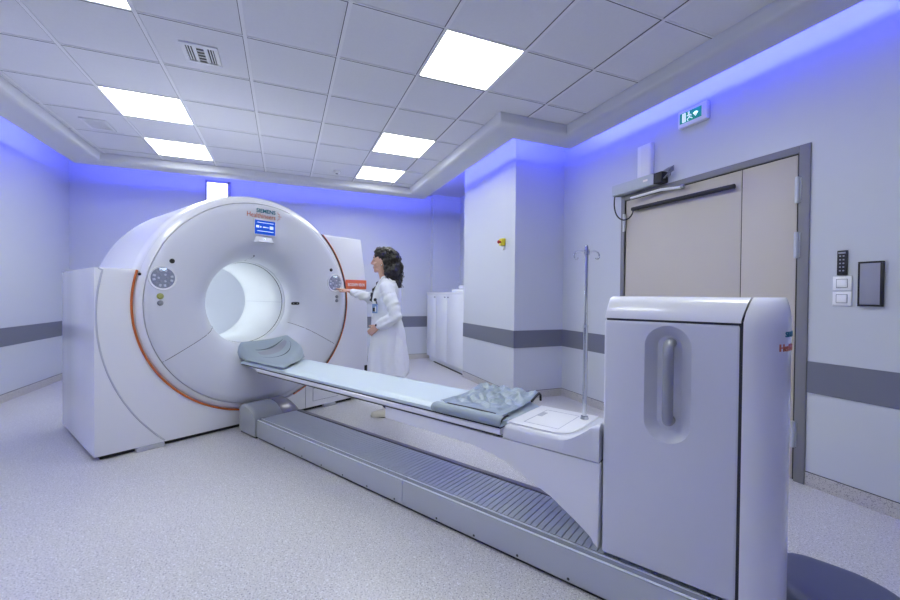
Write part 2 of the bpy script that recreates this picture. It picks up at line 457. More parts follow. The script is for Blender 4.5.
finish(bm, 'wiring', M_GREY, op)
bm = bmesh.new(); tube(bm, [(-.06, .03, -.058), (-.045, -.28, -.05), (-.04, -.50, -.078)], [.013, .013, .013], 8); finish(bm, 'arm', M_TBAR, op)
bm = bmesh.new(); ball(bm, (-.045, -.50, -.076), .02, 10); finish(bm, 'pivot', M_HANDLE, op)
tr = thing('cable_trunking', 'white vertical cable trunking on wall above the door operator', 'cable trunking', (XR, 2.80, 2.307))
bm = bmesh.new(); box(bm, -.045, -.001, -.075, .075, 0, .30, bev=.003); finish(bm, 'channel', M_PLATE, tr)
bm = bmesh.new(); box(bm, -.049, -.0455, -.07, .03, .002, .298, bev=.001); finish(bm, 'lid', M_TBAR, tr)
bm = bmesh.new(); pts = []
for k in range(17):
    t = k / 16; a = PI * t
    pts.append((-.06 + .02 * t, .235 - .215 * (1 - cos(a)) / 2 + .05 * sin(a) * (1 - t), -.17 * t - .155 * sin(a)))
tube(bm, pts, .0065, 8)
finish(bm, 'cable', M_DARK, op)

# exit sign
ex = thing('exit_sign', 'white box with green running man exit pictogram high above the door', 'exit sign', (XR, 2.33, 2.62))
bm = bmesh.new(); box(bm, -.045, -.001, -.125, .125, 0, .14, bev=.006); finish(bm, 'housing', M_PLATE, ex)
def face(y0, y1, z0, z1, m, name, dx=0.0, poly=None):
    bm = bmesh.new()
    if poly: prism(bm, poly, 'x', -.0475 - dx, -.0455 - dx)
    else: box(bm, -.0475 - dx, -.0455 - dx, y0, y1, z0, z1)
    return finish(bm, name, m, ex, smooth=None)
face(-.085, .105, .03, .115, M_GREEN, 'panel')
# local y runs towards the back (screen left): door at left, man, arrow
face(.052, .082, .036, .109, M_SIGNW, 'doorway', .001)
bm = bmesh.new()
ball(bm, (-.049, .024, .1), .0085, 8, sc=(.2, 1, 1))
for seg in (((.024, .09), (.018, .062)), ((.018, .062), (.036, .05)), ((.036, .05), (.03, .036)), ((.018, .062), (.002, .052)), ((.002, .052), (-.008, .044)), ((.022, .084), (.038, .076)), ((.022, .084), (.006, .078)), ((.006, .078), (.002, .068))):
    tube(bm, [(-.049, seg[0][0], seg[0][1]), (-.049, seg[1][0], seg[1][1])], .0035, 6)
finish(bm, 'running_man', M_SIGNW, ex)
face(0, 0, 0, 0, M_SIGNW, 'arrow', .001, poly=[(-.03, .088), (-.03, .078), (-.014, .078), (-.036, .05), (-.058, .078), (-.042, .078), (-.042, .088)])

# wall controls
sw = thing('wall_controller', 'black slim wall controller above the two white light switches', 'wall controller', (XR, 1.361, 1.345))
bm = bmesh.new(); box(bm, -.014, -.001, -.024, .024, 0, .148, bev=.003); finish(bm, 'body', M_DARK, sw)
for k in range(5):
    for yy in (-.008, .008):
        bm = bmesh.new(); box(bm, -.016, -.0145, yy - .004, yy + .004, .022 + k * .022, .030 + k * .022); finish(bm, 'key', M_GREY, sw)
bm = bmesh.new(); box(bm, -.016, -.0145, -.017, .017, .128, .138); finish(bm, 'display', M_GREY, sw)
def switch(z, label):
    s = thing('light_switch', label, 'light switch', (XR, 1.36, z), group='light switches by the door')
    bm = bmesh.new(); box(bm, -.010, -.001, -.045, .045, 0, .086, bev=.003); finish(bm, 'plate', M_PLATE, s)
    bm = bmesh.new(); box(bm, -.015, -.0105, -.024, .024, .02, .066, bev=.002); finish(bm, 'rocker', M_PLATE, s)
    bm = bmesh.new()
    for a in ((-.027, .027, .0665, .0695), (-.027, .027, .0165, .0195), (-.0275, -.0245, .0195, .0665), (.0245, .0275, .0195, .0665)): box(bm, -.0115, -.0105, *a)
    finish(bm, 'rocker_surround', M_GREY, s)
switch(1.252, 'white square light switch, upper one directly under the black controller')
switch(1.160, 'white square light switch, lower one of the pair right of the door')
wb = thing('wall_box', 'grey faced wall box with black frame right of the light switches', 'wall box', (XR, 1.23, 1.16))
bm = bmesh.new(); hw = .054
for a in ((-hw, hw, 0, .01), (-hw, hw, .248, .258), (-hw, -hw + .012, .01, .248), (hw - .007, hw, .01, .248)): box(bm, -.022, -.001, *a, bev=.002)
finish(bm, 'frame', M_DARK, wb)
bm = bmesh.new(); box(bm, -.018, -.002, -hw + .0125, hw - .0075, .0105, .2475, bev=.001); finish(bm, 'panel', M_BOXG, wb)

# emergency stop on the column
es = thing('emergency_stop', 'yellow emergency stop box with red button on the white column', 'emergency stop', (PX, 4.26, 1.80))
bm = bmesh.new(); box(bm, -.05, -.001, -.038, .038, 0, .085, bev=.006); finish(bm, 'box', M_YEL, es)
bm = bmesh.new(); tube(bm, [(-.05, 0, .0425), (-.068, 0, .0425)], .013, 12); tube(bm, [(-.068, 0, .0425), (-.074, 0, .0425), (-.086, 0, .0425)], [.018, .022, .016], 14); finish(bm, 'button', M_RED, es)
bm = bmesh.new(); box(bm, -.02, -.001, -.014, .014, -.05, -.001, bev=.003); finish(bm, 'cable_gland', M_TBAR, es)

# storage cabinet in the niche
cb = thing('storage_cabinet', 'tall white storage cabinet with small knobs beside the column', 'cabinet', (2.45, 5.45, 0))
cx1, cy1 = .655, 1.65
bm = bmesh.new(); box(bm, .02, cx1, 0, cy1, .10, 1.225); finish(bm, 'carcass', M_CAB, cb)
bm = bmesh.new(); box(bm, .05, cx1 - .02, .01, cy1 - .02, 0, .0995); finish(bm, 'plinth', M_CAB, cb)
bm = bmesh.new(); box(bm, -.005, cx1, 0, cy1 + .005, 1.2255, 1.25, bev=.003); finish(bm, 'top_panel', M_PLATE, cb)
splits = [0.004, .66, 1.18, cy1 - .004]
bm = bmesh.new(); box(bm, .03, .055, 0.01, cy1 - .3, .002, .014); finish(bm, 'plinth_strip', M_DARK, cb)
for i, ky in enumerate((splits[1] - .07, splits[1] + .07, splits[2] + .03)):
    bm = bmesh.new(); box(bm, 0, .018, splits[i] + .0015, splits[i + 1] - .0015, .095, 1.218, bev=.0015); dd = finish(bm, 'door', M_CAB, cb)
    bm = bmesh.new(); tube(bm, [(0, ky, 1.165), (-.014, ky, 1.165), (-.022, ky, 1.165)], [.007, .006, .012], 10); finish(bm, 'knob', M_GREY, dd)
# folded towels on the cabinet
def towel(cx, cy, z, w, dpt, h, rz, label, seed):
    bm = bmesh.new(); n = 20; rings = []
    for i in range(9):
        zz = h * i / 8; s = 1 - .12 * (2 * i / 8 - 1) ** 4
        rings.append([(w * s * (abs(cos(a)) ** .35) * (1 if cos(a) > 0 else -1) / 2 * (1 + .06 * noise.noise(Vector((cos(a) * 2, sin(a) * 2, seed + i * .3)))),
                       dpt * s * (abs(sin(a)) ** .35) * (1 if sin(a) > 0 else -1) / 2, zz + (0 if i == 0 else .004 * noise.noise(Vector((cos(a) * 3, sin(a) * 3, seed))))) for a in [2 * PI * k / n for k in range(n)]])
    loft(bm, rings); o = finish(bm, 'folded_towel', M_CREAM, smooth=60); o.location = (cx, cy, z); o.rotation_euler = (0, 0, rz)
    return tag(o, label, 'towel')
towel(2.66, 5.86, 1.2515, .32, .42, .045, .1, 'white folded cloth lying on the cabinet top, lower of the two', 1)
towel(2.68, 5.80, 1.306, .26, .30, .05, -.2, 'white crumpled cloth on top of the folded one on the cabinet', 5)

# ------------------------------------------------------------ scanner frame of reference (s towards viewer, t to the right, z)
th = math.radians(150.8)
RZ = math.atan2(cos(th), sin(th))
def W(s, t, z=0): return Vector((s * sin(th) - t * cos(th), s * cos(th) + t * sin(th), z))
def sthing(name, label, cat, s, t, z=0, group=None):
    return thing(name, label, cat, W(s, t, z), RZ, group)
class Loc:   # parts given in (s,t,z), stored relative to the thing
    def __init__(self, root, s, t, z=0): self.r = root; self.o = Vector((s, t, z))
    def add(self, bm, name, m, parent=None, smooth=35):
        bmesh.ops.translate(bm, verts=bm.verts, vec=-self.o)
        return finish(bm, name, m, parent or self.r, smooth)
TC, ZC = 1.835, 1.11
C2 = (TC, ZC)

# ---------------- gantry
G = sthing('scanner_gantry', 'large white ring shaped PET scanner gantry with orange trim lines', 'medical scanner', -4.3, TC)
g = Loc(G, -4.3, TC)
bm = bmesh.new()
revolve(bm, [(-3.667, .905), (-3.672, .916), (-3.69, .938), (-3.705, .955), (-3.73, .968), (-3.80, .978), (-4.88, .978), (-4.90, .96), (-4.905, .42)], C2, 128)
g.add(bm, 'barrel', M_WHITE, smooth=40)
bm = bmesh.new(); revolve(bm, [(-3.7085, .9415), (-3.697, .9445), (-3.698, .9475), (-3.7085, .951)], C2, 128, close=True); g.add(bm, 'rim_line', M_GSEAM)
bm = bmesh.new()
fprof = [(-3.68, .903), (-3.662, .9), (-3.652, .885), (-3.648, .84), (-3.65, .74), (-3.655, .66), (-3.668, .58), (-3.695, .52), (-3.74, .47), (-3.80, .43), (-3.86, .408), (-3.92, .398), (-3.98, .394)]
revolve(bm, fprof, C2, 128); face_o = g.add(bm, 'front_cover', M_FACE, smooth=40)
def face_s(r):
    pr = sorted([(rr, s) for s, rr in fprof])
    for (r0, s0), (r1, s1) in zip(pr, pr[1:]):
        if r0 <= r <= r1: return s0 + (s1 - s0) * (r - r0) / (r1 - r0)
    return -3.65
bm = bmesh.new(); revolve(bm, [(-3.983, .394), (-3.99, .388), (-4.84, .388), (-4.87, .40), (-4.905, .425)], C2, 96); g.add(bm, 'bore_tube', M_BORE, smooth=50)
bm = bmesh.new(); revolve(bm, [(-4.02, .3885), (-4.02, .3855), (-4.026, .3855), (-4.026, .3885)], C2, 96, close=True); g.add(bm, 'bore_seam', M_SEAM)
bm = bmesh.new(); revolve(bm, [(-4.84, .3885), (-4.84, .384), (-4.85, .384), (-4.85, .3885)], C2, 96, close=True); g.add(bm, 'bore_seam', M_BORE)
bm = bmesh.new(); revolve(bm, [(-4.885, .001), (-4.885, .41), (-4.90, .42)], C2, 64); g.add(bm, 'rear_cover', M_RC)
bm = bmesh.new(); revolve(bm, [(-4.852, .3875), (-4.852, .379), (-4.866, .379), (-4.866, .3875)], C2, 60, close=True, a0=math.radians(112), a1=math.radians(248)); g.add(bm, 'bore_fill_arc', M_BORE_FILL)  # added glowing half ring, out of view, to light the tube wall
# isocentre line inside the tube
bm = bmesh.new()
tube(bm, [(-4.83, TC + .386, ZC), (-4.03, TC + .386, ZC)], .0012, 6); g.add(bm, 'bore_line', M_GSEAM)
# radial seams on the lower front cover
for adeg in (209.8, 330.4):
    a = math.radians(adeg); bm = bmesh.new()
    tube(bm, [(face_s(r) - .0005, TC + r * cos(a), ZC + r * sin(a)) for r in [.41 + .49 * k / 24 for k in range(25)]], .0022, 6)
    g.add(bm, 'cover_seam', M_SEAM)
# orange trim arcs
def arc_pts(a0, a1, r, s, n=60): return [(s, TC + r * cos(math.radians(a0 + (a1 - a0) * k / n)), ZC + r * sin(math.radians(a0 + (a1 - a0) * k / n))) for k in range(n + 1)]
aL = 180 - math.degrees(math.asin((1.365 - ZC) / .965))
aR = math.degrees(math.asin((1.82 - ZC) / .965))
bm = bmesh.new(); tube(bm, arc_pts(aL, 268, .965, -3.694), .008, 8); g.add(bm, 'orange_trim', M_ORANGE)
bm = bmesh.new(); tube(bm, arc_pts(aR, -70, .965, -3.694), .005, 8); g.add(bm, 'orange_trim', M_ORANGE)
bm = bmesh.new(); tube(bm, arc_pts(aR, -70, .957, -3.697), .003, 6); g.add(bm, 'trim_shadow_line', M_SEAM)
# side panels
def circ(a0, a1, r, n): return [(TC + r * cos(math.radians(a0 + (a1 - a0) * k / n)), ZC + r * sin(math.radians(a0 + (a1 - a0) * k / n))) for k in range(n + 1)]
RP = .968
zl = 1.371; aLp = 180 - math.degrees(math.asin((zl - ZC) / RP))
poly = [(.660, .032), (.660, zl)] + circ(aLp, 270, RP, 40) + [(TC, .032)]
bm = bmesh.new(); prism(bm, poly, 'x', -3.70, -4.895, bev=.006); g.add(bm, 'side_cover', M_WHITE)
zr = 1.826; aRp = math.degrees(math.asin((zr - ZC) / RP))
poly = circ(-90, aRp, RP, 44) + [(2.992, zr), (3.045, 1.5), (3.082, 1.2), (3.098, .9), (3.102, .5), (3.10, .032), (TC, .032)]
bm = bmesh.new(); prism(bm, poly, 'x', -3.70, -4.6, bev=.006); rp = g.add(bm, 'side_cover', M_WHITE)
# curved seam on the left cover
bm = bmesh.new(); pts = []
for k in range(60):
    a = math.radians(166 + 60 * k / 59); t = 2.076 + 1.406 * cos(a); z = 1.039 + 1.406 * sin(a)
    if t > .67 and .034 < z < 1.36: pts.append((-3.6995, t, z))
pts = [(-3.6995, .683, 1.366)] + pts
tube(bm, pts, .006, 8); g.add(bm, 'cover_seam', M_GSEAM)
# access hatch low on the right cover
bm = bmesh.new()
for a in ((2.30, 2.304, .036, .29), (2.385, 2.70, .22, .224), (2.385, 2.389, .09, .22), (2.385, 2.70, .09, .093)): box(bm, -3.7005, -3.698, *a)
g.add(bm, 'hatch_outline', M_GREY)
bm = bmesh.new(); box(bm, -3.72, -3.695, 3.06, 3.10, .30, .375, bev=.004); g.add(bm, 'cover_latch', M_DARK)
# base: recessed black plinth, levelling feet
bm = bmesh.new(); box(bm, -4.86, -3.74, .70, 2.9, 0.0, .034); g.add(bm, 'plinth', M_DARK)
for a in ((-3.735, -3.69, .90, 1.08), (-3.735, -3.69, 2.52, 2.66), (-4.9, -4.862, .8, 1.0)):
    bm = bmesh.new(); box(bm, *a, 0, .031, bev=.003); g.add(bm, 'foot_plate', M_GSEAM)
# small black sensor hole by the top of the left trim
bm = bmesh.new(); ball(bm, (-3.69, .918, 1.335), .011, 10); g.add(bm, 'sensor', M_DARK)

def fpt(t, z, ds=0):
    r = math.hypot(t - TC, z - ZC); return Vector((face_s(r) + ds, t, z))
def control_panel(tc, zc):
    r = .088; s = face_s(math.hypot(tc - TC, zc - ZC))
    bm = bmesh.new()
    revolve(bm, [(s - .004, .001), (s - .002, r * .86), (s + .004, r * .98), (s + .007, r * 1.04), (s + .002, r * 1.09), (s - .006, r * 1.09)], (tc, zc), 40)
    p = g.add(bm, 'control_panel', [M_WHITE], smooth=40)
    bm = bmesh.new(); revolve(bm, [(s + .0005, .001), (s + .001, r * .9), (s - .003, r * .92)], (tc, zc), 40); g.add(bm, 'dish', M_PANEL, p)
    for k in range(12):
        a = 2 * PI * k / 12 + .2; rr = r * .68
        bm = bmesh.new(); cy, cz = tc + rr * cos(a), zc + rr * sin(a)
        TM = Matrix.Translation((s + .003, cy, cz)) @ Matrix.Rotation(a, 4, 'X')
        box(bm, -.003, .003, -.010, .010, -.0085, .0085, bev=.002, T=TM); g.add(bm, 'button', M_BTN if k % 3 != 1 else M_GREY, p)
    for k in range(6):
        a = 2 * PI * k / 6; rr = r * .33; bm = bmesh.new()
        revolve(bm, [(s + .001, .009), (s + .005, .008), (s + .006, .001)], (tc + rr * cos(a), zc + rr * sin(a)), 10); g.add(bm, 'button', M_BTN if k % 2 else M_GREY, p)
    bm = bmesh.new(); box(bm, s + .001, s + .005, tc - .022, tc + .022, zc + .058, zc + .074, bev=.001); g.add(bm, 'display', M_SCRW, p)
control_panel(1.054, 1.310); control_panel(2.612, 1.318)
for t, z, m, r in ((1.114, 1.444, M_DARK, .014), (2.561, 1.454, M_DARK, .013), (1.036, 1.170, M_YB, .018), (1.036, 1.118, M_GREY, .016), (2.635, 1.172, M_GREY, .014), (2.635, 1.130, M_GREY, .014)):
    bm = bmesh.new(); p = fpt(t, z); revolve(bm, [(p.x - .004, r * 1.35), (p.x + .003, r * 1.3), (p.x + .003, r * 1.05), (p.x + .008, r * .85), (p.x + .009, .0008)], (t, z), 18)
    g.add(bm, 'indicator', m)
# screen, camera bump, lamp and slot
s0 = -3.648
bm = bmesh.new(); box(bm, s0 - .004, s0 + .004, 1.742, 1.952, 1.728, 1.874, bev=.004); bez = g.add(bm, 'screen', M_WHITE)
bm = bmesh.new(); box(bm, s0 + .0035, s0 + .0055, 1.752, 1.942, 1.737, 1.865); g.add(bm, 'display_area', M_BLUE, bez)
bm = bmesh.new()
for a in ((1.765, 1.790, 1.796, 1.816), (1.80, 1.81, 1.798, 1.810), (1.826, 1.860, 1.800, 1.808), (1.868, 1.876, 1.800, 1.808), (1.890, 1.922, 1.792, 1.818)): box(bm, s0 + .0055, s0 + .0065, *a)
for z in (1.765, 1.842): box(bm, s0 + .0055, s0 + .006, 1.775, 1.925, z, z + .0035)
g.add(bm, 'screen_figures', M_SCRW, bez)
bm = bmesh.new()
rings = []
for k in range(6):
    u = k / 5; w2 = .092 - .02 * u; d = .045 * (1 - u) ** .8 if k < 5 else .0
    rings.append([(s0 + (0.002 + d) * (1 if j in (1, 2) else -.02), 1.838 + (w2 * (1, .75, -.75, -1)[j]), 1.664 + .052 * u) for j in range(4)])
loft(bm, rings); bmp = g.add(bm, 'camera_hood', M_WHITE, smooth=50)
bm = bmesh.new(); ball(bm, (s0 + .03, 1.83, 1.692), .008, 8); g.add(bm, 'hood_lamp', M_SCRW, bmp)
def slot(t, z, hw, hh, ang, name, m, ds=.002):
    r = math.hypot(t - TC, z - ZC); s = face_s(r) + ds; sl = (face_s(r + .02) - face_s(r - .02)) / .04; phi = math.atan2(z - ZC, t - TC)
    bm = bmesh.new(); n = 20
    P = []
    for k in range(n):
        a = 2 * PI * k / n; e = .5; x = hw * abs(cos(a)) ** e * (1 if cos(a) > 0 else -1); y = hh * abs(sin(a)) ** e * (1 if sin(a) > 0 else -1)
        P.append((x * cos(ang) - y * sin(ang), x * sin(ang) + y * cos(ang)))
    def off(p, d):
        tt, zz = t + p[0], z + p[1]; rr = math.hypot(tt - TC, zz - ZC); return (face_s(rr) + d, tt, zz)
    loft(bm, [[off(p, -.004) for p in P], [off(p, .003) for p in P]]); return g.add(bm, name, m)
sl1 = slot(2.155, 1.105, .042, .014, 0, 'sensor_window', M_DARK)
for dt in (-.02, .02):
    bm = bmesh.new(); p = fpt(2.155 + dt, 1.105); ball(bm, (p.x + .003, p.y, p.z), .006, 8); g.add(bm, 'sensor_lens', M_GREY, sl1)
slot(1.80, 1.53, .028, .009, .9, 'sensor_window', M_DARK)
# lettering
FT = -3.646
lt = place_text('SIEMENS', 'maker_lettering', .178, .036, M_TEAL, G, lambda x, y, z: Vector((FT + z + 4.3, 1.768 + x - TC, 1.935 + y)), bold=True)
place_text('Healthineers', 'maker_lettering', .262, .042, M_LOGO, G, lambda x, y, z: Vector((FT + z + 4.3, 1.684 + x - TC, 1.886 + y)))
bm = bmesh.new()
for k, (x, y) in enumerate([(0, 0), (.012, .007), (.012, -.007), (.0, .022), (0, -.022), (.024, 0), (.012, .02), (.012, -.02), (-.006, .034), (-.006, -.034)]):
    ball(bm, (FT, 1.975 + x, 1.922 + y), .0042, 6, sc=(.4, 1, 1))
g.add(bm, 'maker_dots', M_LOGO)
bm = bmesh.new(); box(bm, -3.6995, -3.6965, 2.785, 3.078, 1.258, 1.362, bev=.001); lab = g.add(bm, 'name_label', M_LABEL, rp)
place_text('BIOGRAPH VISION', 'label_lettering', .235, .034, M_WPRINT, lab, lambda x, y, z: Vector((-3.696 + z + 4.3, 2.815 + x - TC, 1.292 + y)), bold=True)

# ---------------- floor track
TK = sthing('table_track', 'long silver floor track with ribbed cover under the patient table', 'floor track', -1.4, 1.81)
k_ = Loc(TK, -1.4, 1.81)
S0, S1 = -3.305, -.076
bm = bmesh.new(); prism(bm, [(1.625, .0), (1.625, .018), (2.0, .018), (2.0, 0)], 'x', S0 + .01, S1 - .01); k_.add(bm, 'base_strip', M_DARK)
for a, b in ((S0, -1.616), (-1.612, S1)):
    bm = bmesh.new(); prism(bm, [(1.612, .018), (1.612, .136), (1.617, .150), (1.628, .154), (1.632, .145), (1.641, .145), (1.646, .158), (1.664, .158), (1.664, .018)], 'x', a, b); k_.add(bm, 'side_rail', M_SILV, smooth=25)
    bm = bmesh.new(); box(bm, a, b, 1.616, 1.626, .1515, .1555, bev=.0015); box(bm, a, b, 1.648, 1.658, .1575, .161, bev=.0015); k_.add(bm, 'rail_glint', M_GLINT)  # the pale strips are painted highlights along the rail
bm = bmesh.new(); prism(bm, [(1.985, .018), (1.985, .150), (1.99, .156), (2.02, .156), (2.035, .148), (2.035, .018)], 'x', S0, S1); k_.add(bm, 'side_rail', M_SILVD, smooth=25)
bm = bmesh.new(); prism(bm, [(1.966, .018), (1.966, .154), (1.9845, .154), (1.9845, .018)], 'x', S0, S1); k_.add(bm, 'rail_gap', M_DARK)
# ribbed cover: one strip with pleats
bm = bmesh.new(); pitch = .030; n = int((S1 - S0) / pitch); rows = []
for i in range(n):
    s = S0 + i * pitch
    for ds, z in ((0, .150), (.001, .1600), (.0265, .1605), (.0275, .150)): rows.append([(s + ds, 1.665, z - .002), (s + ds, 1.70, z), (s + ds, 1.93, z), (s + ds, 1.9655, z - .002)])
loft(bm, rows, close=False, cap=False); k_.add(bm, 'ribbed_cover', M_RIB, smooth=None)
for s in (-2.874, -2.633, -2.393, -2.157, -1.917, -1.676, -1.359, -1.12, -.881, -.643, -.40, -.16):
    bm = bmesh.new(); tube(bm, [(s, 1.613, .030), (s, 1.6105, .030)], .006, 10); k_.add(bm, 'bolt', M_DARK)
# end cap by the gantry
capp = []
for k in range(13):
    a = PI / 2 * k / 12; capp.append((-3.315 - .12 - .15 * sin(a) if 0 else -3.44 - .14 * sin(a), .0 + .14 + .12 * cos(a)))
def cap_part(t0, t1, m, sh, mi=0):
    bm = bmesh.new(); rings = []
    n = 10
    for j in range(n + 1):
        t = t0 + (t1 - t0) * j / n
        f = sh(t)
        prof = [(-3.312, .018), (-3.312, .018 + (.205 - .018) * f)]
        for k in range(11):
            a = PI / 2 * k / 10; prof.append((-3.40 - .145 * sin(a) * 1.0 - (0 if k else 0), .018 + (.13 + .12 * cos(a) - .018) * f))
        prof += [(-3.545, .018)]
        rings.append([(p[0], t, p[1]) for p in prof])
    loft(bm, rings); return k_.add(bm, 'end_cap', m, smooth=30)
# profile is highest mid-length, falls to the track
def cap2(t0, t1, m, f):
    bm = bmesh.new(); rings = []; n = 12
    for j in range(n + 1):
        t = t0 + (t1 - t0) * j / n; h = f(t)
        P = [(-3.31, .018), (-3.31, .16 * min(1, h / .8) + .0), (-3.33, .018 + .165 * h), (-3.37, .018 + .195 * h), (-3.42, .018 + .218 * h), (-3.48, .018 + .232 * h), (-3.54, .018 + .232 * h), (-3.575, .018 + .222 * h), (-3.59, .018 + .20 * h), (-3.592, .018)]
        rings.append([(a, t, z) for a, z in P])
    loft(bm, rings); return k_.add(bm, 'end_cap', m, smooth=28)
cap2(1.600, 1.84, M_SILV, lambda t: 1 - .05 * max(0, (1.615 - t) / .015))
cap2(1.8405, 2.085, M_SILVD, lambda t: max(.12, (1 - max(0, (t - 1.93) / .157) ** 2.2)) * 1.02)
bm = bmesh.new(); box(bm, -3.585, -3.315, 1.61, 2.07, 0, .0175); k_.add(bm, 'base_strip', M_DARK)

# dark cover behind the track on the floor
FC = sthing('floor_cover', 'dark blue grey domed floor cover behind the tall table cabinet', 'floor cover', .2, 2.25)
f_ = Loc(FC, .2, 2.25)
bm = bmesh.new(); rings = []
for k in range(9):
    u = k / 8; h = .075 * (1 - (1 - u) ** 2) if k else 0
    sc = 1 - .45 * u ** 2.2
    ring = []
    for j in range(40):
        a = 2 * PI * j / 40; e = .7
        ring.append((.235 + .22 * sc * abs(cos(a)) ** e * (1 if cos(a) > 0 else -1), 2.19 + .21 * sc * abs(sin(a)) ** e * (1 if sin(a) > 0 else -1) - .05 * cos(a), h))
    rings.append(ring)
loft(bm, rings); f_.add(bm, 'shell', M_SOCK, smooth=50)
bm = bmesh.new(); tube(bm, [(-.02, 2.03, .004), (-.02, 2.0385, .06), (-.02, 2.04, .12)], .012, 8); f_.add(bm, 'hose', M_DARK)
# ---------------- patient table
PT = sthing('patient_table', 'white patient table with cantilevered bed and tall rear cabinet', 'patient table', -.6, 1.835)
p_ = Loc(PT, -.6, 1.835)
TN, TF = 1.63, 2.04
# pedestal
ped = [(-1.785, .540), (-1.785, .468), (-1.5, .468), (-1.15, .462), (-1.03, .450), (-.96, .428), (-.885, .396), (-.80, .362), (-.73, .334), (-.62, .274), (-.56, .225), (-.545, .21), (-.532, .186), (-.528, .532), (-.985, .532)]
bm = bmesh.new(); prism(bm, ped, 'y', TN + .004, TF, bev=.006); p_.add(bm, 'pedestal', M_WHITE)
bm = bmesh.new(); box(bm, -.99, -.531, TN + .012, TF - .01, .5325, .5365); p_.add(bm, 'housing_gap', M_SEAM)
# upper housing rising into the cabinet
bm = bmesh.new(); NS, NT = 26, 22; top = []
def hz(s, t):
    e = .02; rise = 0
    u = (s + .70 - .10 * max(0, (t - 1.63)) ** .5 * 0) / .17
    lim = -.715 + .10 * (1 - math.exp(-(t - TN) / .07)) * .9
    u = (s - lim) / .15
    if u > 0: rise = .085 * min(1, u) ** 1.6
    edge = min(t - TN, TF - t); rnd = .02 * (1 - min(1, edge / .025)) ** 2
    se = .015 * (1 - min(1, (s + .975) / .02)) ** 2
    return .604 + rise - rnd - se
for i in range(NS + 1):
    s = -.975 + (.975 - .531) * i / NS; row = [(s, TN, .537)]
    for j in range(NT + 1):
        u = j / NT; u = u - .14 * sin(2 * PI * u) / 1.2; t = TN + (TF - TN) * u; row.append((s, t, hz(s, t)))
    row.append((s, TF, .537)); top.append(row)
loft(bm, top, close=True); p_.add(bm, 'housing', M_FACE, smooth=45)
bm = bmesh.new(); lp = []
for (s, t) in [(-.965, 1.652), (-.80, 1.652), (-.74, 1.655), (-.70, 1.668), (-.675, 1.695), (-.665, 1.735), (-.66, 1.80), (-.66, 2.015), (-.965, 2.015)]: lp.append((s, t))
prism(bm, lp, 'z', .6042, .611, bev=.002); lid = p_.add(bm, 'housing_lid', M_CREAM if 0 else M_PLATE)
bm = bmesh.new()
for a in ((-.90, -.735, 1.70, 1.703), (-.90, -.735, 1.95, 1.953), (-.903, -.90, 1.70, 1.953), (-.735, -.732, 1.70, 1.953)): box(bm, *a, .6108, .6118)
p_.add(bm, 'lid_outline', M_GSEAM, lid)
bm = bmesh.new(); box(bm, -.90, -.875, 1.83, 1.90, .6112, .6122); p_.add(bm, 'lid_label', M_GSEAM, lid)
# bed pallet
BN, BF, B0, B1 = 1.62, 2.06, -3.66, -.985
bm = bmesh.new(); prism(bm, [(BN + .006, .547), (BN, .553), (BN, .571), (BN + .008, .577), (BF - .008, .577), (BF, .571), (BF, .553), (BF - .006, .547)], 'x', B0 + .32, B1); p_.add(bm, 'bed_rail', M_WHITE)
bm = bmesh.new(); prism(bm, [(BN + .012, .538), (BN + .004, .5465), (BF - .004, .5465), (BF - .012, .538)], 'x', B0 + .34, B1 - .01); p_.add(bm, 'underside', M_DARK)
bm = bmesh.new(); prism(bm, [(BN + .004, .5775), (BN + .004, .583), (BF - .004, .583), (BF - .004, .5775)], 'x', B0 + .05, B1); p_.add(bm, 'pallet_gap', M_SEAM)
bm = bmesh.new()
rings = []
for k in range(16):
    u = k / 15; s = B0 + .33 - .36 * u; w = 1 - .12 * u ** 3; h = .0085 * (1 - .6 * u)
    rings.append([(s, 1.84 + w * .212 * c, .566 + h * d - .0 + .006 * u) for c, d in ((-1, 0), (-.97, -1), (.97, -1), (1, 0), (.97, 1), (-.97, 1))])
loft(bm, rings); p_.add(bm, 'pallet_tip', M_FACE, smooth=50)
bm = bmesh.new(); rings = []
for i in range(60):
    s = B0 + .02 + (B1 - B0 - .02) * i / 59
    e = .012 if i in (0, 59) else 0
    ring = []
    for j in range(15):
        u = j / 14; t = BN + .008 + (BF - BN - .016) * u; x = 2 * u - 1
        ring.append((s, t, .612 + .006 * x ** 4 - .018 * max(0, abs(x) - .9) / .1 * 1.0 - e))
    ring += [(s, BF - .008, .5835), (s, BN + .008, .5835)]
    rings.append(ring)
loft(bm, rings); p_.add(bm, 'mattress', M_MATT, smooth=50)
# tall rear cabinet
CN, CF = 1.643, 2.027; CS0 = -.522
def body_profile(): return None
bm = bmesh.new(); box(bm, CS0, -.078, CN, CF, .178, 1.112, bev=.012, seg=3)
cab = p_.add(bm, 'rear_cabinet', M_FACE, smooth=40)
# recessed handle well (boolean)
def stad(hw, hh, n=14):
    P = []
    for k in range(n + 1): a = PI * k / n; P.append((hw * cos(a), hh - hw + hw * sin(a)))
    for k in range(n + 1): a = PI + PI * k / n; P.append((hw * cos(a), -(hh - hw) + hw * sin(a)))
    return P
hc = (-.295, .882)
bm = bmesh.new()
loft(bm, [[(hc[0] + x, CN + d, hc[1] + z) for x, z in stad(w_, h_)] for d, w_, h_ in ((-.02, .080, .218), (0, .0765, .2145), (.006, .072, .21), (.036, .046, .182), (.042, .040, .176))])
bmesh.ops.translate(bm, verts=bm.verts, vec=-p_.o)
cut = finish(bm, 'cutter', M_FACE, PT)
md = cab.modifiers.new('b', 'BOOLEAN'); md.object = cut; md.operation = 'DIFFERENCE'; md.solver = 'EXACT'
bpy.context.view_layer.update()
dg = bpy.context.evaluated_depsgraph_get(); nm = bpy.data.meshes.new_from_object(cab.evaluated_get(dg))
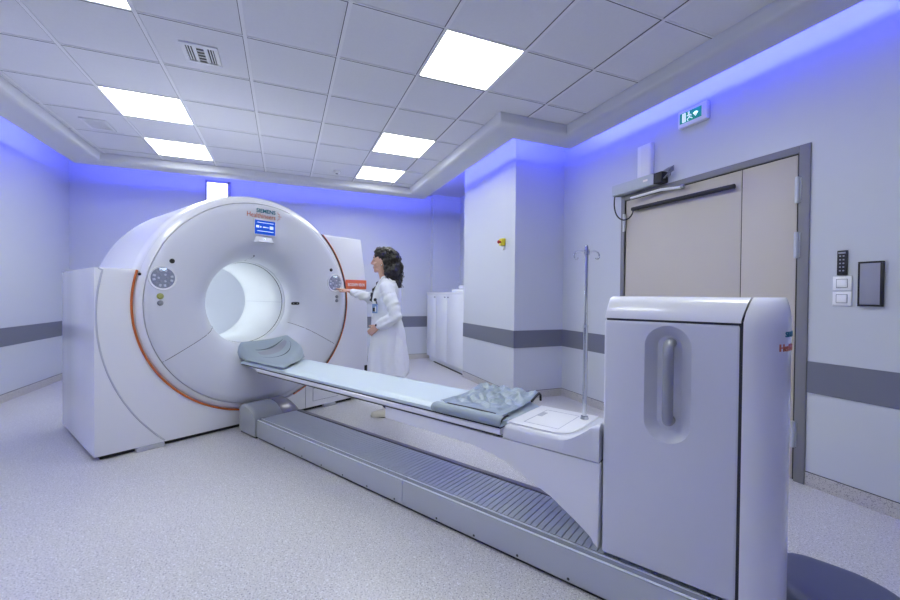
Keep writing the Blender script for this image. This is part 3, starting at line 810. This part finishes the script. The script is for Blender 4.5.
cab.modifiers.clear(); old = cab.data; cab.data = nm; bpy.data.objects.remove(cut)
bmx = bmesh.new(); bmx.from_mesh(nm)
for f in bmx.faces: f.smooth = True
for e in bmx.edges:
    e.smooth = not (len(e.link_faces) == 2 and e.calc_face_angle(0) > math.radians(32))
bmx.to_mesh(nm); bmx.free()
bm = bmesh.new(); hp = []
for (z, d) in [(.150, .034), (.150, .012), (.146, -.006), (.134, -.014), (.10, -.016), (0, -.016), (-.10, -.016), (-.118, -.014), (-.130, -.006), (-.134, .012), (-.134, .034)]: hp.append((hc[0] + .006, CN + d, hc[1] + z))
tube(bm, hp, .0185, 16); p_.add(bm, 'handle', M_HANDLE, cab, smooth=60)
# core behind the gaps
bm = bmesh.new(); box(bm, CS0 + .012, -.06, CN + .07, CF - .07, .185, 1.15); box(bm, -.084, -.066, CN + .004, CF - .004, .19, 1.118); box(bm, CS0 + .01, -.07, CN + .004, CN + .02, 1.108, 1.12); p_.add(bm, 'cabinet_core', M_SEAM)
# lid
lidp = [(CN, 1.1165), (CN + .001, 1.128), (CN + .007, 1.15), (CN + .018, 1.18), (CN + .03, 1.197), (CN + .05, 1.203), (CF - .05, 1.203), (CF - .03, 1.197), (CF - .018, 1.18), (CF - .007, 1.15), (CF - .001, 1.128), (CF, 1.1165)]
bm = bmesh.new(); rings = []
for s, sh in ((0, .010), (.006, .003), (.02, 0), (1, 0)):
    ring = []
    for t, z in lidp:
        h = (z - 1.1165) / .0865
        sa = CS0 + .012 * h + (.002 if s == 0 else 0); sb = -.0785 + .024 * h ** 1.5
        tt = TC + (t - TC) * (1 - sh)
        ring.append((sa + (sb - sa) * s, tt, z - (sh * .8 if z > 1.15 else 0)))
    rings.append(ring)
loft(bm, rings); p_.add(bm, 'cabinet_lid', M_WHITE, smooth=40)
# rounded end cover
def end_s(t, z):
    x = min(1, abs(t - TC) / (CF - TC)); return -.073 + .128 * (1 - x ** 2.6) ** (1 / 2.1)
bm = bmesh.new(); rings = []
zs = [.012, .02, .05, .3, .5, .7, .9, 1.0, 1.08, 1.12, 1.15, 1.175, 1.19, 1.2, 1.204]
for z in zs:
    h = min(1, max(0, (z - 1.1165) / .0875)); inn = .0 if z < 1.1165 else (1 - (1 - (h) ** 3) ** .5) * .06 + .018 * h
    if z < .015: inn = .012
    s_in = -.0725 + .024 * h ** 1.5
    ring = []
    for k in range(33):
        x = -1 + 2 * k / 32; x = math.copysign(abs(x) ** .6 if 0 else (1 - (1 - abs(x)) ** 1.7), x)
        t = TC + (CF - TC - inn) * x
        s = -.073 + .128 * max(0, (1 - abs(x) ** 2.6)) ** (1 / 2.1) * (1 - .12 * max(0, h) ** 2)
        ring.append((max(s, s_in), t, z))
    rings.append(ring + [(s_in, TC, z)])
loft(bm, rings); ec = p_.add(bm, 'end_cover', M_WHITE, smooth=50)
def onend(t0, z0): return lambda x, y, z: Vector((end_s(t0 + x, 0) + .0015 + z + .6, t0 + x - TC, z0 + y))
place_text('SIEMENS', 'maker_lettering', .10, .018, M_TEAL, ec, onend(1.715, 1.074), bold=True)
place_text('Healthineers', 'maker_lettering', .155, .024, M_LOGO, ec, onend(1.69, 1.028), bold=True)

# ---------------- headrest
HR = sthing('headrest', 'grey foam wedge headrest with curved slits at scanner end of bed', 'headrest', -3.3, 1.84, .614)
h_ = Loc(HR, -3.3, 1.84, .614)
def hr_pt(u, x, dz=0):
    L = .755 - .19 * (x + 1) + .035 * (1 - x * x)
    u2 = u
    s = -3.69 + .04 * (x + 1) + (L - .04 * (x + 1)) * u2
    t = 1.845 + .212 * x * (1 - .06 * u ** 4)
    wn = (1 - x) / 2
    z = .800 + .018 * x - (1 - wn) * .10 * u ** 1.2 - wn * .155 * (1 - math.exp(-u / .16)) - .055 * max(0, (u - .78) / .22) ** 2.5
    z -= .020 * math.exp(-(x / .5) ** 2) * math.exp(-((u - .35) / .3) ** 2)
    z -= .035 * max(0, (abs(x) - .86) / .14) ** 2.2 + .02 * max(0, (.08 - u) / .08) ** 2
    return (s, t, max(z, .63) + dz)
bm = bmesh.new(); rings = []; NI, NJ = 40, 28
for i in range(NI + 1):
    u = i / NI
    ring = [hr_pt(u, -1 + 2 * j / NJ) for j in range(NJ + 1)]
    r0, r1 = ring[0], ring[-1]
    side = [(r1[0], r1[1] + .008, (r1[2] + .62) / 2), (r1[0], r1[1] - .012, .617), (r0[0], r0[1] + .012, .617), (r0[0], r0[1] - .008, (r0[2] + .62) / 2)]
    rings.append(ring + side)
loft(bm, rings); h_.add(bm, 'foam_body', M_FOAM, smooth=50)
def hr_strip(cen, wid, name, m, dz=.0012):
    """flat marking following the foam top; cen: list of (u,x), wid: list of half widths in u"""
    bm = bmesh.new(); rows = []
    for (u, x), w_ in zip(cen, wid): rows.append([hr_pt(u - w_, x, dz), hr_pt(u, x, dz), hr_pt(u + w_, x, dz)])
    loft(bm, rows, close=False, cap=False); return h_.add(bm, name, m, smooth=60)
cen = [(.30 + .38 * math.sqrt(max(0, 1 - (x_ / .74) ** 2)), x_) for x_ in [-.72 + 1.44 * k / 30 for k in range(31)]]
hr_strip(cen, [.004 + .012 * (1 - abs(k - 15) / 15) for k in range(31)], 'slit', M_SEAM)
cen = [(.24 + .13 * math.sqrt(max(0, 1 - (x_ / .66) ** 2)), x_) for x_ in [-.62 + 1.24 * k / 30 for k in range(31)]]
hr_strip(cen, [.02 + .085 * math.sqrt(max(0, 1 - ((k - 15) / 15.5) ** 2)) for k in range(31)], 'hollow_shade', M_GREY)  # flat grey patch painted as the shade inside the hollow
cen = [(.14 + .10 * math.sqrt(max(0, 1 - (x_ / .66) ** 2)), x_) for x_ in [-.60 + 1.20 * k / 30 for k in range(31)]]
hr_strip(cen, [.006 + .018 * (1 - abs(k - 15) / 15) for k in range(31)], 'hollow_edge_shade', M_FOAM_SHADE, .0025)  # dark strip painted as shade along the rim of the hollow

# ---------------- grey vinyl wrap on the bed
VW = sthing('body_wrap', 'wrinkled grey vinyl body wrap lying across the bed foot', 'body wrap', -1.15, 1.83, .612)
v_ = Loc(VW, -1.15, 1.83, .612)
bm = bmesh.new(); rows = []
NI, NJ = 44, 60
for i in range(NI + 1):
    u = i / NI; s = -1.385 + .385 * u
    row = []
    for j in range(NJ + 1):
        v = j / NJ; t = 1.668 + .375 * v
        z = .6225 + .034 * max(0, (v - .5) / .5) ** 1.5 + .006 * (1 - v)
        amp = .030 * min(1, v * 2.2) * (min(u, 1 - u) * 6 if min(u, 1 - u) < .16 else 1)
        z += amp * (abs(noise.noise(Vector((s * 16 + t * 14, t * 6, 1.3)))) * 1.3 + .7 * abs(noise.noise(Vector((s * 34 - t * 30, t * 12 + s * 9, 4.1)))) + .25 * noise.noise(Vector((s * 70, t * 60, 2))))
        z += .012 * math.exp(-((u - .03) / .05) ** 2) + .016 * math.exp(-((u - .97) / .05) ** 2) * v
        row.append((s, t, max(z, .6165)))
    rows.append(row)
bmf = bm; R = [[bm.verts.new(p) for p in r] for r in rows]
for i in range(NI):
    for j in range(NJ): bm.faces.new((R[i][j], R[i][j + 1], R[i + 1][j + 1], R[i + 1][j]))
bmesh.ops.recalc_face_normals(bm, faces=bm.faces)
res = bmesh.ops.solidify(bm, geom=list(bm.faces), thickness=.003)
sheet = v_.add(bm, 'sheet', M_VINYL, smooth=70)
# rolled near edge
bm = bmesh.new(); rings = []
for i in range(40):
    u = i / 39; s = -1.405 + .425 * u; ring = []
    sc = 1 if 0 < i < 39 else .8
    wob = .003 * noise.noise(Vector((s * 12, 0, 2)))
    for (t, z) in ((1.617, .589), (1.611, .600), (1.612, .615), (1.620, .6265), (1.636, .6335), (1.654, .632), (1.666, .625), (1.668, .6185), (1.65, .6165), (1.632, .6165), (1.626, .606), (1.624, .592)):
        ring.append((s, 1.64 + (t - 1.64) * (1 + .1 * noise.noise(Vector((s * 9, t * 20, 0)))), .612 + (z - .612) * sc + wob))
    rings.append(ring)
loft(bm, rings); v_.add(bm, 'rolled_edge', M_FOAM, smooth=60)
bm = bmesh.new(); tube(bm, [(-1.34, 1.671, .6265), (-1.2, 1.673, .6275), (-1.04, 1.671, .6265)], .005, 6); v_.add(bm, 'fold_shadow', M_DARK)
bm = bmesh.new(); tube(bm, [(-.985, 1.618, .598), (-.980, 1.63, .62), (-.982, 1.655, .627), (-.983, 1.69, .626)], .005, 6); v_.add(bm, 'strap', M_DARK)
bm = bmesh.new(); tube(bm, [(-.992, 1.95, .640), (-.99, 2.0, .660), (-.99, 2.035, .668), (-.99, 2.052, .655), (-.99, 2.055, .625)], .007, 6); v_.add(bm, 'strap', M_DARK)

# ---------------- iv pole
IV = sthing('iv_pole', 'chrome drip pole with two hooks standing on the table housing', 'iv pole', -.698, 1.925, .612)
bm = bmesh.new(); tube(bm, [(0, 0, 0), (0, 0, .44)], .0105, 16); tube(bm, [(0, 0, .44), (0, 0, .452)], [.0125, .0105], 16); finish(bm, 'pole', M_STEEL, IV)
bm = bmesh.new(); tube(bm, [(0, 0, .452), (0, 0, .823), (0, 0, .833)], [.008, .008, .006], 14); finish(bm, 'upper_pole', M_STEEL, IV)
bm = bmesh.new(); tube(bm, [(0, 0, 0), (0, 0, .014)], [.02, .017], 16); finish(bm, 'base_collar', M_STEEL, IV)
cxr = Vector((.925, -.38, 0)); ca = Vector((cxr.x * cos(-RZ) - cxr.y * sin(-RZ), cxr.x * sin(-RZ) + cxr.y * cos(-RZ), 0))
for sg in (-1, 1):
    bm = bmesh.new(); P = []
    for x, z in ((0, .752), (.02, .756), (.040, .758), (.054, .753), (.060, .742), (.060, .728), (.054, .719), (.046, .718), (.042, .726)): P.append(tuple(ca * x * sg + Vector((0, 0, z + .048))))
    tube(bm, P, .0035, 8); finish(bm, 'hook', M_STEEL, IV)
bm = bmesh.new(); tube(bm, [(0, 0, .788), (0, 0, .813)], .013, 14); finish(bm, 'hook_collar', M_STEEL, IV)

# ---------------- person at the gantry
PP = Vector((.955, 3.985, 0)); FA = math.atan2(.425, -.905)
PS = thing('person', 'person with long curly dark hair in a white lab coat pressing the scanner control panel', 'person', PP, FA)
def tol(p):
    d = Vector(p) - PP; return Vector((d.x * cos(FA) + d.y * sin(FA), -d.x * sin(FA) + d.y * cos(FA), d.z))
def limb(bm, pts, n=14):
    """tapered chain of (point, radius or (ra, rb)) with rounded ends"""
    P = [Vector(p[:3]) for p in pts]; Rr = [p[3] for p in pts]
    tube(bm, P, Rr, n)
    for p, r in zip(P, Rr): ball(bm, p, r * .995, n)
def voxel(bm, name, m, parent, size, smooth_it=0, disp=None):
    me = bpy.data.meshes.new(name); bm.to_mesh(me); bm.free()
    o = bpy.data.objects.new(name, me); COL.objects.link(o); o.parent = parent
    r = o.modifiers.new('r', 'REMESH'); r.mode = 'VOXEL'; r.voxel_size = size; r.use_smooth_shade = True
    if smooth_it:
        s = o.modifiers.new('s', 'SMOOTH'); s.factor = .5; s.iterations = smooth_it
    bpy.context.view_layer.update(); dg = bpy.context.evaluated_depsgraph_get()
    nm = bpy.data.meshes.new_from_object(o.evaluated_get(dg)); o.modifiers.clear(); o.data = nm; bpy.data.meshes.remove(me)
    nm.materials.clear(); nm.materials.append(m)
    if disp:
        nv = [v.normal.copy() for v in nm.vertices]
        for v, nn in zip(nm.vertices, nv): v.co += nn * disp(v.co)
    for p in nm.polygons: p.use_smooth = True
    nm.name = name
    return o
HT_ = tol(W(-3.648 + .012, 2.645, 1.262))      # where the index finger meets the panel
bm = bmesh.new()
# trunk, neck
limb(bm, [(0, 0, .90, .125), (0, 0, 1.02, .11), (.01, 0, 1.16, .12), (.0, 0, 1.25, .10), (.015, 0, 1.32, .06), (.03, 0, 1.37, .05), (.05, 0, 1.44, .047)], 18)
limb(bm, [(-.02, -.145, 1.262, .048), (-.015, 0, 1.275, .055), (-.02, .145, 1.262, .048)])
# legs and feet
for sg, kx, ax in ((1, .03, -.03), (-1, .02, -.09)):
    limb(bm, [(0, sg * .08, .87, .10), (.02, sg * .088, .68, .08), (kx, sg * .09, .48, .056), (kx - .02, sg * .095, .34, .054), (ax, sg * .10, .12, .037), (ax - .005, sg * .10, .08, .030)])
    limb(bm, [(ax - .03, sg * .10, .04, .024), (ax + .05, sg * .105, .032, .022), (ax + .11, sg * .11, .025, .015)])
# left arm (near side)
EL, WL = Vector((-.13, .205, .99)), Vector((.05, .19, .895))
limb(bm, [(-.02, .165, 1.27, .052), (-.08, .19, 1.12, .044), (*EL, .038), (-.02, .197, .935, .036), (*WL, .025)])
# right arm reaching
SR = Vector((.0, -.165, 1.27)); ER = Vector((.235, -.235, 1.16)); WR = HT_ + Vector((-.135, -.005, -.035))
limb(bm, [(*SR, .052), (*(SR.lerp(ER, .5)), .044), (*ER, .038), (*(ER.lerp(WR, .5)), .034), (*WR, .024)])
# hands
def hand(bm, wr, d, palmn, side, curl, length=.165):
    d = d.normalized(); palmn = (palmn - d * palmn.dot(d)).normalized(); sdir = d.cross(palmn).normalized() * side
    pl = length * .52
    for k in (-1.5, -.5, .5, 1.5):
        b0 = wr + sdir * k * .010; b1 = wr + d * pl + sdir * k * .018
        limb(bm, [(*b0, .014), (*(b0.lerp(b1, .6)), .0135), (*b1, .0105)], 8)
    for k, L, c in ((-1.5, .060, curl[0]), (-.5, .072, curl[1]), (.5, .078, curl[2]), (1.5, .068, curl[3])):
        p = wr + d * pl + sdir * k * .0185; dd = d.copy(); P = [(*p, .0092)]
        for q, fr in enumerate((.45, .32, .23)):
            dd = (dd * cos(c * (1 if q else .6)) + palmn * sin(c * (1 if q else .6))).normalized()
            # keep the perpendicular rotating with the finger
            p = p + dd * L * fr; P.append((*p, .0085 - .0008 * q))
        limb(bm, P, 8)
    # thumb from the side of the palm (index side = +1.5)
    p = wr + d * pl * .35 + sdir * .024; td = (d * .75 + sdir * .55 + palmn * .25).normalized(); P = [(*p, .0115)]
    p = p + td * .034; P.append((*p, .0105)); td = (td * .9 + d * .35).normalized(); p = p + td * .026; P.append((*p, .009)); p = p + td * .02; P.append((*p, .0078))
    limb(bm, P, 8)
hand(bm, WR, HT_ - WR, Vector((.5, -.1, -.9)), 1, (.45, .3, .12, .02))
hand(bm, WL, Vector((.085, -.03, -.062)), Vector((.2, -.9, -.4)), -1, (.4, .34, .28, .22), .145)
# head
HCn = Vector((.052, 0, 1.555))
ball(bm, HCn, 1, 28, sc=(.094, .074, .096))
ball(bm, (.078, 0, 1.505), 1, 24, sc=(.064, .058, .072))
ball(bm, (.098, 0, 1.452), 1, 20, sc=(.040, .040, .032))
ball(bm, (.118, 0, 1.436), 1, 16, sc=(.020, .022, .018))
limb(bm, [(.136, 0, 1.550, .011), (.152, 0, 1.530, .0105), (.163, 0, 1.511, .0105)], 10)
for sg in (-1, 1):
    ball(bm, (.150, sg * .009, 1.503), .0085, 8)
    ball(bm, (.106, sg * .038, 1.497), .026, 12)                 # cheek
    limb(bm, [(.130, sg * .012, 1.560, .008), (.118, sg * .045, 1.562, .008)], 8)   # brow
    ball(bm, (.045, sg * .070, 1.512), 1, 12, sc=(.018, .009, .030))   # ear
limb(bm, [(.130, -.018, 1.474, .007), (.137, 0, 1.477, .009), (.130, .018, 1.474, .007)], 8)
limb(bm, [(.128, -.016, 1.465, .007), (.134, 0, 1.464, .009), (.128, .016, 1.465, .007)], 8)
body = voxel(bm, 'body', M_SKIN, PS, .0042, 2)
for sg in (-1, 1):
    bm = bmesh.new(); ball(bm, (.1245, sg * .031, 1.539), 1, 12, sc=(.009, .014, .007)); finish(bm, 'eye', M_EYE, PS)
    bm = bmesh.new(); tube(bm, [(.139, sg * .014, 1.566), (.134, sg * .034, 1.570), (.117, sg * .052, 1.562)], [.003, .004, .002], 6); finish(bm, 'eyebrow', M_HAIR, PS)
bm = bmesh.new(); tube(bm, [(.136, -.018, 1.473), (.1445, 0, 1.4745), (.136, .018, 1.473)], [.003, .005, .003], 6); tube(bm, [(.134, -.016, 1.466), (.1415, 0, 1.464), (.134, .016, 1.466)], [.003, .005, .003], 6)
finish(bm, 'lips', M_LIP, PS)
bm = bmesh.new(); ball(bm, (.046, .0835, 1.487), .006, 8); finish(bm, 'earring', M_STEEL, PS)
# trousers
bm = bmesh.new()
for sg, kx, ax in ((1, .03, -.03), (-1, .02, -.09)):
    limb(bm, [(0.01, sg * .085, .74, .085), (.02, sg * .088, .68, .085), (kx, sg * .09, .48, .07), (kx - .02, sg * .095, .34, .068), (ax, sg * .10, .14, .058)])
voxel(bm, 'trousers', M_TROUS, PS, .009, 2)
for sg, ax in ((1, -.03), (-1, -.09)):
    bm = bmesh.new(); rings = []
    for k in range(15):
        u = k / 14; x = ax - .07 + .225 * u
        w = .036 * (sin(PI * min(1, .12 + u * .86)) ** .45) + .004; h = .128 - .05 * u * 2 if u < .5 else .078 - .026 * (u - .5) / .5
        if k in (0, 14): w *= .8; h *= .85
        rings.append([(x, sg * (.10 + .012 * u) + w * cos(a), .003 + h * .5 + h * .5 * sin(a) if sin(a) > -.2 else .003) for a in [2 * PI * j / 16 for j in range(16)]])
    loft(bm, rings); sh = finish(bm, 'shoe', M_SHOE, PS, smooth=60)
    bm = bmesh.new(); P = []
    for k in range(29):
        a = 2 * PI * k / 28; P.append((ax + .042 + .118 * cos(a), sg * .106 + .034 * sin(a), .010))
    tube(bm, P, .0055, 6); finish(bm, 'sole', M_TROUS, sh)
# lab coat
def ringc(z, xf, xb, w, n=28, ex=.85):
    cx, rx = (xf + xb) / 2, (xf - xb) / 2
    return [(cx + rx * math.copysign(abs(cos(a)) ** ex, cos(a)), w * math.copysign(abs(sin(a)) ** ex, sin(a)), z) for a in [2 * PI * k / n for k in range(n)]]
bm = bmesh.new()
loft(bm, [ringc(*r) for r in ((.40, .175, -.205, .205), (.55, .168, -.195, .198), (.70, .160, -.182, .19), (.84, .152, -.168, .185), (.96, .140, -.140, .172), (1.05, .140, -.128, .165), (1.14, .138, -.132, .172), (1.22, .112, -.136, .178), (1.28, .075, -.128, .165), (1.325, .055, -.112, .13), (1.36, .05, -.085, .085), (1.375, .045, -.06, .07))])
limb(bm, [(-.025, .16, 1.262, .068), (-.075, .19, 1.14, .066), (-.125, .205, .99, .064), (-.06, .20, .955, .060), (.0, .195, .925, .054), (.030, .192, .905, .048)], 16)
wr2 = ER.lerp(WR, .86)
limb(bm, [(.0, -.16, 1.262, .068), (*(SR.lerp(ER, .5)), .062), (*ER, .060), (*(ER.lerp(WR, .45)), .052), (*wr2, .044)], 16)
def wr(p):
    x, y, z = p
    k = .0
    nz = noise.noise(Vector((x * 9 + z * 3, y * 9, z * 3.2)))
    k += .013 * nz * (1.3 if z < .9 else .8)
    if z < .93: k += .019 * sin(math.atan2(y, x) * 7 + z * 3 + 1.5 * noise.noise(Vector((x * 3, y * 3, z * 2)))) * min(1, (.93 - z) / .3)
    armd = abs(y) > .17 and z > .9 and z < 1.22
    if armd: k += .004 * sin(x * 55 + z * 80 + 3 * noise.noise(Vector((x * 8, y * 8, z * 8))))
    k += .004 * noise.noise(Vector((x * 26, y * 26, z * 18)))
    return k
coat = voxel(bm, 'lab_coat', M_COAT, PS, .0085, 2, wr)
# collar and lapels
bm = bmesh.new()
for sg in (-1, 1):
    P = [(-.062, sg * .03, 1.395), (-.035, sg * .07, 1.39), (.03, sg * .074, 1.365), (.075, sg * .05, 1.31), (.12, sg * .035, 1.23), (.147, sg * .02, 1.13)]
    tube(bm, P, [.014, .016, .016, .015, .012, .006], 8)
finish(bm, 'collar', M_COAT, coat, smooth=60)
bm = bmesh.new(); tube(bm, [(.152, .012, 1.12), (.151, .012, 1.0), (.158, .012, .86), (.168, .014, .66), (.178, .016, .46)], .004, 6); finish(bm, 'placket', M_COAT, coat)
# watch
bm = bmesh.new(); ax_ = (WL - Vector((-.02, .197, .935))).normalized(); a_, b_ = frame_of(ax_)
c0 = WL - ax_ * .004
P = [c0 + (a_ * cos(2 * PI * k / 20) + b_ * sin(2 * PI * k / 20)) * .029 for k in range(21)]
tube(bm, P, .009, 8); wt = finish(bm, 'watch', M_DARK, PS)
bm = bmesh.new(); ball(bm, c0 + Vector((.01, .03, .012)), .015, 10, sc=(1, .5, 1)); finish(bm, 'watch_face', M_DARK, wt)
# badge and pens on the chest, near side
bm = bmesh.new(); box(bm, -.031, .031, -.003, .003, -.045, .045, bev=.002, T=Matrix.Translation((.085, .176, 1.065)) @ Matrix.Rotation(-.45, 4, 'Z')); bd = finish(bm, 'badge', M_BADGE, coat)
bm = bmesh.new(); box(bm, -.006, .020, .003, .0045, -.028, .008, T=Matrix.Translation((.085, .176, 1.065)) @ Matrix.Rotation(-.45, 4, 'Z')); finish(bm, 'badge_photo', M_EYE, bd)
bm = bmesh.new(); box(bm, -.020, -.004, .003, .0045, -.03, .02, T=Matrix.Translation((.085, .176, 1.065)) @ Matrix.Rotation(-.45, 4, 'Z')); finish(bm, 'badge_print', M_PLATE, bd)
bm = bmesh.new(); ball(bm, (.083, .172, 1.150), .016, 10); tube(bm, [(.075, .178, 1.145), (.06, .18, 1.10)], .006, 6); finish(bm, 'badge_clip', M_DARK, coat)
# hair
bm = bmesh.new()
ball(bm, (.018, 0, 1.590), 1, 24, sc=(.118, .094, .088))
for x, y, z, r in ((-.035, 0, 1.55, .10), (-.06, 0, 1.47, .098), (-.055, .05, 1.42, .075), (-.055, -.05, 1.42, .075), (-.075, .03, 1.36, .066), (-.085, -.03, 1.34, .06), (-.10, .05, 1.30, .05), (.0, .068, 1.52, .036), (.0, -.068, 1.52, .04), (-.01, .075, 1.46, .034), (-.01, -.075, 1.45, .045), (.03, -.085, 1.40, .04), (.06, -.085, 1.35, .036), (.10, -.08, 1.30, .036), (.135, -.065, 1.25, .032), (.160, -.055, 1.19, .027), (.170, -.055, 1.14, .021), (-.105, 0, 1.36, .05), (-.11, .03, 1.32, .035)): ball(bm, (x, y, z), r, 14)
for x, y, z, r in ((.085, 0, 1.635, .045), (.075, .04, 1.62, .042), (.075, -.04, 1.62, .042), (.112, 0, 1.622, .028), (.05, .07, 1.585, .025), (.05, -.07, 1.585, .025), (.118, .02, 1.612, .018)): ball(bm, (x, y, z), r, 12)
hair = voxel(bm, 'hair', M_HAIR, PS, .008, 1, lambda p: .010 * noise.noise(p * 28) + .008 * noise.noise(p * 60))
rnd = random.Random(11)
bm = bmesh.new()
def curl(p0, p1, amp, turns, r):
    p0, p1 = Vector(p0), Vector(p1); a, b = frame_of(p1 - p0); ph = rnd.uniform(0, 6.3); P = []
    n = 4 * int(turns * 2.5)
    for k in range(n + 1):
        u = k / n; q = 2 * PI * turns * u + ph; P.append(p0.lerp(p1, u) + (a * cos(q) + b * sin(q)) * amp * (.5 + .5 * u))
    tube(bm, P, [r * (1 - .5 * k / n) for k in range(n + 1)], 5)
for k in range(130):
    ang = rnd.uniform(-1, 1) * 2.0 + PI          # around the back and sides
    rr = rnd.uniform(.7, 1.02)
    x0 = -.01 + .095 * rr * cos(ang); y0 = .088 * rr * sin(ang); z0 = rnd.uniform(1.50, 1.64)
    ln = rnd.uniform(.10, .24)
    curl((x0, y0, z0), (x0 * 1.12 - .025 - .02 * rnd.random(), y0 * 1.15, max(1.27, z0 - ln * 1.2)), rnd.uniform(.008, .016), rnd.uniform(2, 4.5), .0055)
for k in range(26):
    y0 = rnd.uniform(-.07, .07); curl((.10 + rnd.uniform(-.03, .01), y0, 1.645 + rnd.uniform(-.02, .005)), (.06 + rnd.uniform(-.03, .03), y0 * 1.35, 1.59 + rnd.uniform(-.01, .02)), .008, 2, .005)
for k in range(14):
    curl((.0 + rnd.uniform(-.02, .02), -.09, 1.44), (.155 + rnd.uniform(-.02, .02), -.06, 1.14 + rnd.uniform(-.02, .06)), .012, 5, .005)
finish(bm, 'curls', M_HAIR, hair, smooth=80)

# ------------------------------------------------------------ render look
w = bpy.data.worlds.new('world'); scn.world = w; w.use_nodes = True
w.node_tree.nodes['Background'].inputs['Color'].default_value = (.6, .7, 1, 1)
w.node_tree.nodes['Background'].inputs['Strength'].default_value = .05
vs = scn.view_settings
vs.view_transform = 'Standard'; vs.look = 'None'; vs.exposure = -.38; vs.gamma = 1; vs.use_curve_mapping = False
scn.cycles.max_bounces = 10; scn.cycles.diffuse_bounces = 6; scn.cycles.glossy_bounces = 5
scn.cycles.sample_clamp_indirect = 8; scn.cycles.caustics_reflective = False; scn.cycles.caustics_refractive = False
